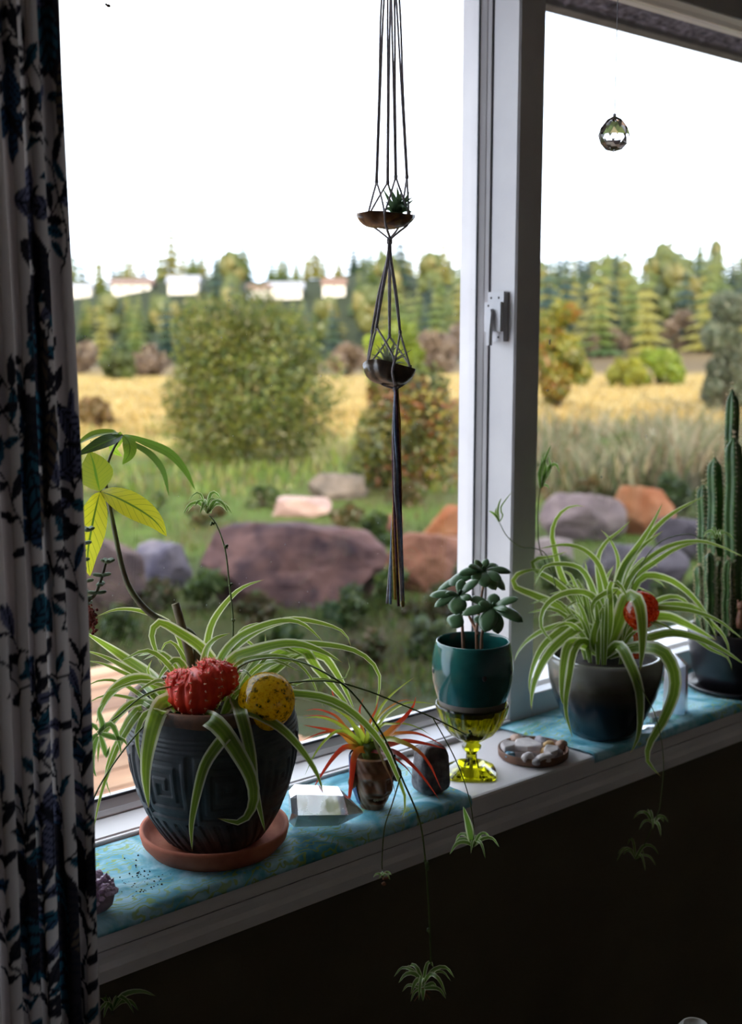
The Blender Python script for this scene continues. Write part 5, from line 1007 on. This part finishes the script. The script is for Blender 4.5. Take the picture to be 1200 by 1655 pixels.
fg = thing('figurine', P(1196, 1012, D3 - .075), 'small brown figurine standing in front of the cactus at the right edge', 'figurine'); MAT['figb'] = plain('brown_figurine', lin(150,98,72), lin(116,74,56), .5, 60)
fp = P(1198, 1008, D3 - .06); 
M().lathe([(.007, fp[2]-.008), (.0085, fp[2]+.004), (.007, fp[2]+.016), (.0055, fp[2]+.024)], fp[0], fp[1], 24).obj('body', MAT['figb'], fg)
M().blob(fp + [0, 0, .031], (.008, .008, .0085), 3, lambda v: 1+.1*mnoise.noise(Vector(v*3))).obj('head', MAT['figb'], fg)
for s_ in (-1, 1): M().blob(fp + CR*s_*.006 + [0, 0, .039], (.0025, .0025, .003), 2).obj('ear', MAT['figb'], fg)
# ================================================================== HANGING THINGS
def yarn(name, ca, cb, *_):
    t = NT(name); return t.done(t.leaf(t.ramp(t.noise(200), [(.35, ca), (.65, cb)]), .35, .8, .0))
MAT['cord'] = yarn('grey_blue_cord', lin(206,200,202), lin(170,164,170), .9, 200); CT = {'blue': yarn('blue_cord', lin(170,186,208), lin(140,154,178), .9, 200), 'gold': yarn('gold_cord', lin(226,192,112), lin(196,160,88), .9, 200), 'plum': yarn('plum_cord', lin(140,100,112), lin(112,80,92), .9, 200)}
HM = P(630, 390, 0); mc = Yat(630, 390, 1.0); DM = depth(mc); rc = px2m(1.7, DM)
hang = thing('macrame_hanger', P(632, -150, DM), 'thin knotted macrame cord hanger with long tassel in front of the left pane', 'hanger')
ring_c = P(632, -150, DM)
th = np.linspace(0, 2*np.pi, 25); M().tube(ring_c + np.outer(np.cos(th)*.018, CR) + np.outer(np.sin(th)*.018, UP), .0018, 8).obj('ring', MAT['steel'], hang)
M().tube([ring_c + [0, 0, .018], [ring_c[0], ring_c[1], CEIL]], .0012, 6).obj('cord', MAT['cord'], hang)
def cord(pts, r=rc, mat='cord', nm='cord', seg=14): return M().tube(np.array([P(x, y, DM + d_) for x, y, d_ in pts]), r, 6, seg=seg).obj(nm, MAT.get(mat) or CT[mat], hang)
def knot(x, y, d_, r): 
    m = M(); c = P(x, y, DM + d_)
    for k in range(3): 
        a = np.linspace(0, 2*np.pi, 13); m.tube(c + np.outer(np.cos(a)*r*.7, CR) + np.outer(np.sin(a)*r*.7, nrm([CF[0], CF[1], 0])) + UP*(k-1)*r*.6, r*.45, 6)
    return m.obj('knot', MAT['cord'], hang)
K1 = [(609, 292, -.004), (627, 293, .022), (640, 284, -.024), (658, 284, .006)]
for (kx, ky, kd), (t1, t2) in zip(K1, ((617, 621), (627, 631), (633, 638), (641, 646))):
    cord([(kx-.8, ky, kd), ((kx+t1)/2, 150, kd*.7), (t1, 0, kd*.4), (631, -140, 0)]); cord([(kx+.8, ky, kd), ((kx+t2)/2, 150, kd*.7), (t2, 0, kd*.4), (633, -140, 0)]); knot(kx, ky+2, kd, rc*1.7)
for pts in ([(609,294,-.004),(602,320,.004),(596,343,.01)], [(627,295,.022),(612,320,.024),(599,343,.014)], [(609,294,-.004),(617,320,-.02),(622,346,-.031),(623,362,-.030),(630,384,-.004)], [(640,286,-.024),(630,320,-.03),(622,346,-.032),(624,362,-.031),(631,384,-.004)],
            [(640,286,-.024),(652,320,-.012),(661,345,.0)], [(658,286,.006),(660,320,.004),(661,345,.002)], [(627,295,.022),(636,325,.028),(645,345,.028)], [(658,286,.006),(652,325,.022),(646,345,.027)],
            [(596,343,.01),(600,362,.012),(614,374,.006),(629,386,0)], [(661,345,.0),(660,362,.0),(646,374,.0),(632,386,0)], [(645,345,.028),(645,366,.022),(632,384,.004)]): cord(pts)
knot(661, 345, -.002, rc*1.8); knot(630, 390, 0, rc*2.6)
K2 = [(602, 535, .0), (609, 527, -.022), (630, 542, .026), (647, 536, -.006)]
for (kx, ky, kd) in K2:
    for s_ in (-1, 1): cord([(630 + s_*1.5, 394, 0), (630 + (kx-630)*.12 + s_, 420, kd*.2), (630 + (kx-630)*.6 + s_*1.2, 475, kd*.7), (kx + s_*.5, ky, kd)])
    knot(kx, ky+1, kd, rc*1.6)
for pts in ([(602,537,0),(597,565,.0),(594,590,.0)], [(609,529,-.022),(601,560,-.012),(595,588,-.004)], [(609,529,-.022),(625,555,-.032),(637,580,-.036),(634,600,-.036),(638,622,-.012)], [(647,538,-.006),(643,562,-.026),(639,582,-.037),(635,600,-.037),(640,622,-.012)],
            [(647,538,-.006),(655,565,.002),(663,592,.004)], [(630,544,.026),(646,566,.026),(662,590,.01)], [(630,544,.026),(618,562,.026),(600,585,.012)], [(594,590,0),(600,608,.0),(620,622,.0),(638,628,0)], [(663,592,.004),(664,606,.004),(654,620,.0),(642,628,0)]): cord(pts)
knot(595, 590, -.002, rc*1.7); knot(663, 593, .002, rc*1.7); knot(640, 629, 0, rc*2.5)
r_ = random.Random(3)
for k in range(9):
    x0 = 638 + k*.9; a = k*.75; xb = 632 + k*3.1 + r_.uniform(-1, 1); yb = 968 + r_.uniform(0, 14)
    pts = [(641 + math.cos(a)*1.5, 630, .003*math.sin(a))] + [(641 + 5.5*math.cos(a + j*.55) + (xb-641)*(j/6)**3 + (2 if j == 3 else 0)*math.sin(k), 630 + (yb-630)*j/6, .005*math.sin(a + j*.55)) for j in range(1, 7)]
    cord(pts, rc*1.25, ['cord', 'blue', 'gold', 'plum', 'cord', 'blue', 'plum', 'gold', 'gold'][k], 'tassel_cord', 30)
M().blob(P(651, 976, DM), (.0028, .0028, .0042), 2).obj('glass_bead', glass('bead_glass', lin(220,240,236)), hang, label='clear glass bead at the end of the tassel')
# shells
t = NT('abalone'); n1 = t.noise(60, 5, dist=1.0); MAT['abal'] = t.done(t.principled(t.ramp(n1, [(.3, lin(70,44,32)), (.5, lin(124,82,52)), (.62, lin(168,124,64)), (.75, lin(60,60,54))]), .3, t.bump(t.noise(90), .5, .001)))
t = NT('dark_abalone'); MAT['abal2'] = t.done(t.principled(t.ramp(t.noise(50, 5, dist=1.0), [(.3, lin(52,40,34)), (.6, lin(92,74,58)), (.8, lin(140,104,76))]), .3, t.bump(t.noise(80), .5, .001)))
def shell(px, py, rx, ry, dep, tilt, yaw, label, mat, seed, nod=0.0):
    c = P(px, py, DM); root = thing('abalone_shell', c, label, 'shell'); n = 56
    T = np.array([[math.cos(tilt), 0, -math.sin(tilt)], [0, 1, 0], [math.sin(tilt), 0, math.cos(tilt)]]); R = R3 @ T @ np.array([[1, 0, 0], [0, math.cos(nod), -math.sin(nod)], [0, math.sin(nod), math.cos(nod)]]) @ Rz(yaw)
    th = np.linspace(0, 2*np.pi, n, endpoint=False); rg = []
    for side, (k0_, k1_) in ((1, (1, .0)), (0, (0., 1))):
        for i in range(9):
            q = 1 - i/8.5 if side else (i+.5)/8.5; off = .0018 if not side else 0
            rim = 1 + .05*np.sin(th*2 + seed) + .035*np.sin(th*5 + seed*2) + .02*np.sin(th*11)
            x = rx*q*rim*np.cos(th); y = ry*q*rim*np.sin(th); z = -dep*(1 - q**4.4) + off + .0012*np.sin(th*3+seed)*q
            rg.append(c + np.stack([x, y, z], 1) @ R.T)
    M().rings(rg[::1]).obj('bowl', mat, root)
    return root
sA_ = px2m(46, DM)
shell(623, 350, sA_, .031, .0125, -.03, 0, 'upper brown abalone shell dish in the macrame hanger', MAT['abal'], 1.0)
shell(630, 597, px2m(41, DM), .027, .017, -.2, 0, 'lower dark abalone shell dish tilting in the macrame hanger', MAT['abal2'], 2.2, -.28)
t = NT('air_plant'); MAT['airg'] = t.done(t.leaf(t.attr(), .4, .4, .05))
def airplant(px, py, label, tips, cA, w, cw):
    c = P(px, py, DM); root = thing('air_plant', c, label, 'plant')
    for (mx_, my_, tx, ty, dd) in tips:
        m = M(); ribbon(m, [c, P(mx_, my_, DM + dd*.5), P(tx, ty, DM + dd)], w, .6, W_SWORD, 10, .4, c=lambda t_: cA); m.obj('leaf', MAT['airg'], root)
    M().blob(c - [0, 0, .002], (cw, cw, .006), 2).obj('base', plain('air_plant_base_' + str(px), cA, None, .7), root)
airplant(640, 348, 'green tufted air plant on the upper shell', [(632,330,618,303,.0),(638,322,628,300,.01),(642,328,634,312,-.01),(644,322,642,300,.01),(646,330,652,318,-.012),(650,332,668,318,.0),(652,336,670,322,.01),(634,335,622,325,.01),(640,330,638,318,-.016),(648,334,660,338,-.016),(646,326,650,306,.014),(655,340,668,344,.0),(630,338,617,340,-.005),(652,330,663,309,.004)], lin(92,120,84), .008, .012)
airplant(626, 594, 'spiky grey-green air plant on the lower shell', [(618,572,608,556,0),(622,568,615,552,.01),(627,565,628,550,0),(632,568,640,548,.01),(615,580,600,572,0),(612,586,597,580,.01),(640,575,655,562,0),(645,578,668,564,.01),(640,582,660,574,-.01),(620,574,606,562,-.014),(632,572,646,556,-.012),(626,570,622,554,-.016),(645,586,656,588,.01),(636,566,636,543,.014),(616,584,604,590,.0)], lin(140,146,116), .0045, .009)
# crystal ball on its thread
cb = Yat(993, 219, 1.0); DCB = depth(cb); rb = px2m(25.5, DCB); sph = thing('hanging_prism', cb, 'faceted clear crystal ball hanging on a thread in front of the right pane', 'prism')
v, f = ICO(2); v = v.copy(); k = np.clip(v[:, 2], 0, 1); v[:, 2] += .22*k**4; v[:, :2] *= (1 - .16*k**2)[:, None]
M().add(cb + v*rb, f).obj('crystal', glass('cut_crystal', (1, 1, 1, 1), .0, 1.55), sph, False)
M().lathe([(.0022, cb[2]+rb*1.19), (.0026, cb[2]+rb*1.26), (.0012, cb[2]+rb*1.34)], cb[0], cb[1], 10).obj('cap', MAT['steel'], sph)
M().tube(np.array([[cb[0], cb[1], cb[2]+rb*1.3], [cb[0]-.0005, cb[1], cb[2]+.3], [cb[0], cb[1], CEIL]]), .0005, 5, seg=8).obj('thread', plain('silver_thread', lin(150,150,156), None, .5), sph)
# tiny specks stuck to the panes
sm = M(); r_ = random.Random(17)
for k in range(110):
    px, py = r_.uniform(130, 765), r_.uniform(380, 1000); sm.blob(Yat(px, py, 1.3136), np.array([.0007, .0002, .0009])*r_.uniform(.5, 1.2), 1)
for (px, py, a_, b_) in ((889, 553, .0022, .005), (886, 631, .003, .0014), (973, 771, .0015, .002), (1045, 705, .0012, .0024)): sm.blob(Yat(px, py, 1.274), (a_, .0003, b_), 2)
tag(sm.obj('dried_spots', plain('dried_water_spot', lin(220,220,226), None, .8), None), 'tiny pale dried water spots on the window panes', 'spots', kind='stuff')
bg_ = Yat(176, 9, 1.3095); bug = thing('insect', bg_, 'tiny dark red insect on the left pane near the top beside the curtain', 'insect')
M().blob(bg_ + [0, .001, 0], (.0028, .0016, .0018), 2).obj('body', plain('insect_red', lin(110,30,30), lin(60,20,24), .4), bug); M().blob(bg_ + [-.003, .001, .001], (.0013, .0013, .0013), 2).obj('head', MAT['dark'], bug)
# ================================================================== CURTAIN
NU, NV = 400, 620; ue = np.linspace(0, 1, NU); ztop_, zbot_ = 1.44, -.83
arc = .62                                              # cloth width that is gathered here
U_ = ue*arc; zc = np.concatenate([np.linspace(ztop_, .95, 30), np.linspace(.94, -.16, 540), np.linspace(-.17, zbot_, 50)]); NV = len(zc)
r_ = np.random.default_rng(5); Cc = np.tile(np.array([*lin(204,196,194)[:3]]), (NV*NU, 1)); uu = np.tile(U_, NV); vv = np.repeat(zc, NU)
def stamp(u0, v0, ang, L, W, col, stripes=0):
    global Cc
    m_ = (np.abs(uu-u0) < L) & (np.abs(vv-v0) < L); i = np.where(m_)[0]
    if not len(i): return
    x = (uu[i]-u0)*math.cos(ang) + (vv[i]-v0)*math.sin(ang); y = -(uu[i]-u0)*math.sin(ang) + (vv[i]-v0)*math.cos(ang); t_ = np.clip(x/L + .5, 0, 1)
    hit = (np.abs(x) < L*.5) & (np.abs(y) < W*.5*np.sin(np.pi*t_)**.8)
    if stripes: hit2 = hit & (np.sin((x + np.abs(y)*.8)*stripes) > .55)
    Cc[i[hit]] = col[:3]
    if stripes: Cc[i[hit2]] = lin(34,36,48)[:3]
    vein = hit & (np.abs(y) < .0008); Cc[i[vein]] = lin(30,32,40)[:3]
DK, BL, TL, SL, BR_ = lin(48,46,52), lin(52,78,106), lin(46,86,104), lin(96,98,122), lin(84,74,66)
for k in range(56):
    u0, v0 = (r_.uniform(0, .24) if k % 5 else r_.uniform(0, arc)), (r_.uniform(-.25, .95) if k % 5 else r_.uniform(-.85, 1.4)); a0 = r_.uniform(1.0, 2.2); x, y = u0, v0; pts = []
    for j in range(26):
        pts.append((x, y)); x += .008*math.cos(a0); y += .008*math.sin(a0); a0 += r_.normal()*.18
        stamp(x, y, a0, .012, .0026, DK)
        if j % 4 == 3: stamp(x + .016*math.cos(a0+1.0), y + .016*math.sin(a0+1.0), a0+1.0, .030, .011, [DK, BL, DK, TL, SL][r_.integers(5)], 0)
        if j % 4 == 1: stamp(x + .014*math.cos(a0-1.1), y + .014*math.sin(a0-1.1), a0-1.1, .026, .009, [DK, DK, TL, DK][r_.integers(4)], 0)
for k in range(24):       # butterflies and birds
    u0, v0 = (r_.uniform(0, .22) if k % 4 else r_.uniform(0, arc)), (-.2 + 1.15*((k*.618) % 1) if k % 4 else r_.uniform(-.85, 1.4)); a0 = r_.uniform(0, 6.28); cl = [BL, SL, TL, DK][r_.integers(4)]
    if k % 2:
        for da, L, W in ((.7, .05, .028), (-.7, .05, .028), (2.3, .036, .02), (-2.3, .036, .02)): stamp(u0 + .5*L*math.cos(a0+da), v0 + .5*L*math.sin(a0+da), a0+da, L, W, cl, 900)
        stamp(u0, v0, a0, .05, .008, DK)
    else:
        stamp(u0, v0, 1.4, .11, .05, DK, 700); stamp(u0+.005, v0-.01, 1.4, .07, .034, TL, 500); stamp(u0-.02, v0-.05, 1.8, .10, .022, BR_, 600); stamp(u0+.012, v0+.06, .6, .04, .026, DK)
V = np.zeros((NV*NU, 3)); s_ = U_
for j, z in enumerate(zc):
    q = (1.44 - z)/2.27
    ph = s_*2*np.pi/.060 + .9*np.sin(z*2.3 + s_*9) + .5*np.sin(z*5.1 + s_*21); amp = .019*(1 + .25*np.sin(s_*31 + z*1.3))
    x = .4765 - s_*.33 + .0050*np.sin(2*ph + .8) - .004*np.sin(z*1.9)*0; y = .985 + amp*np.sin(ph) + .006*np.sin(3*ph + z*2)*.4 - .05*s_
    x = x + .0035*np.sin(z*3.1 + .5)*(s_ < 5); V[j*NU:(j+1)*NU] = np.stack([x, y, np.full(NU, z)], 1)
F = [(j*NU+i, j*NU+i+1, (j+1)*NU+i+1, (j+1)*NU+i) for j in range(NV-1) for i in range(NU-1)]
t = NT('printed_curtain'); MAT['curtain'] = t.done(t.leaf(t.attr(), .34, .8, .0))
cur = thing('curtain', (.35, .985, zbot_), 'pale gathered curtain printed with dark leaves, birds and blue butterflies at the left', 'curtain')
M().add(V, F, None, np.concatenate([Cc, np.ones((len(Cc), 1))], 1)).obj('panel', MAT['curtain'], cur)
rod = thing('curtain_rod', (.1, .985, 1.452), 'dark curtain rod above the window holding the printed curtain', 'rod')
M().tube([(-.5, .985, 1.452), (.62, .985, 1.452)], .009, 12).obj('pole', MAT['dark'], rod); M().blob((.632, .985, 1.452), (.016, .016, .016), 2).obj('finial', MAT['dark'], rod)
M().tube([(.58, .985, 1.452), (.58, 1.079, 1.452)], .006, 8).obj('bracket', MAT['dark'], rod)
# white vase whose top just enters the picture at the bottom edge
vb = P(1124, 1652, 1.45); vv_ = thing('white_vase', (vb[0], vb[1], FLOOR), 'white rounded vase top just showing at the bottom edge below the right spider plant', 'vase')
hv = vb[2] - .003; M().lathe([(.05, FLOOR), (.10, FLOOR+.1), (.11, FLOOR+.3), (.07, hv-.1), (.03, hv-.03), (.0235, hv-.010), (.016, hv), (.013, hv), (.013, hv-.03)], vb[0], vb[1], 48).obj('body', plain('white_ceramic', lin(230,228,224), lin(220,218,214), .2), vv_)
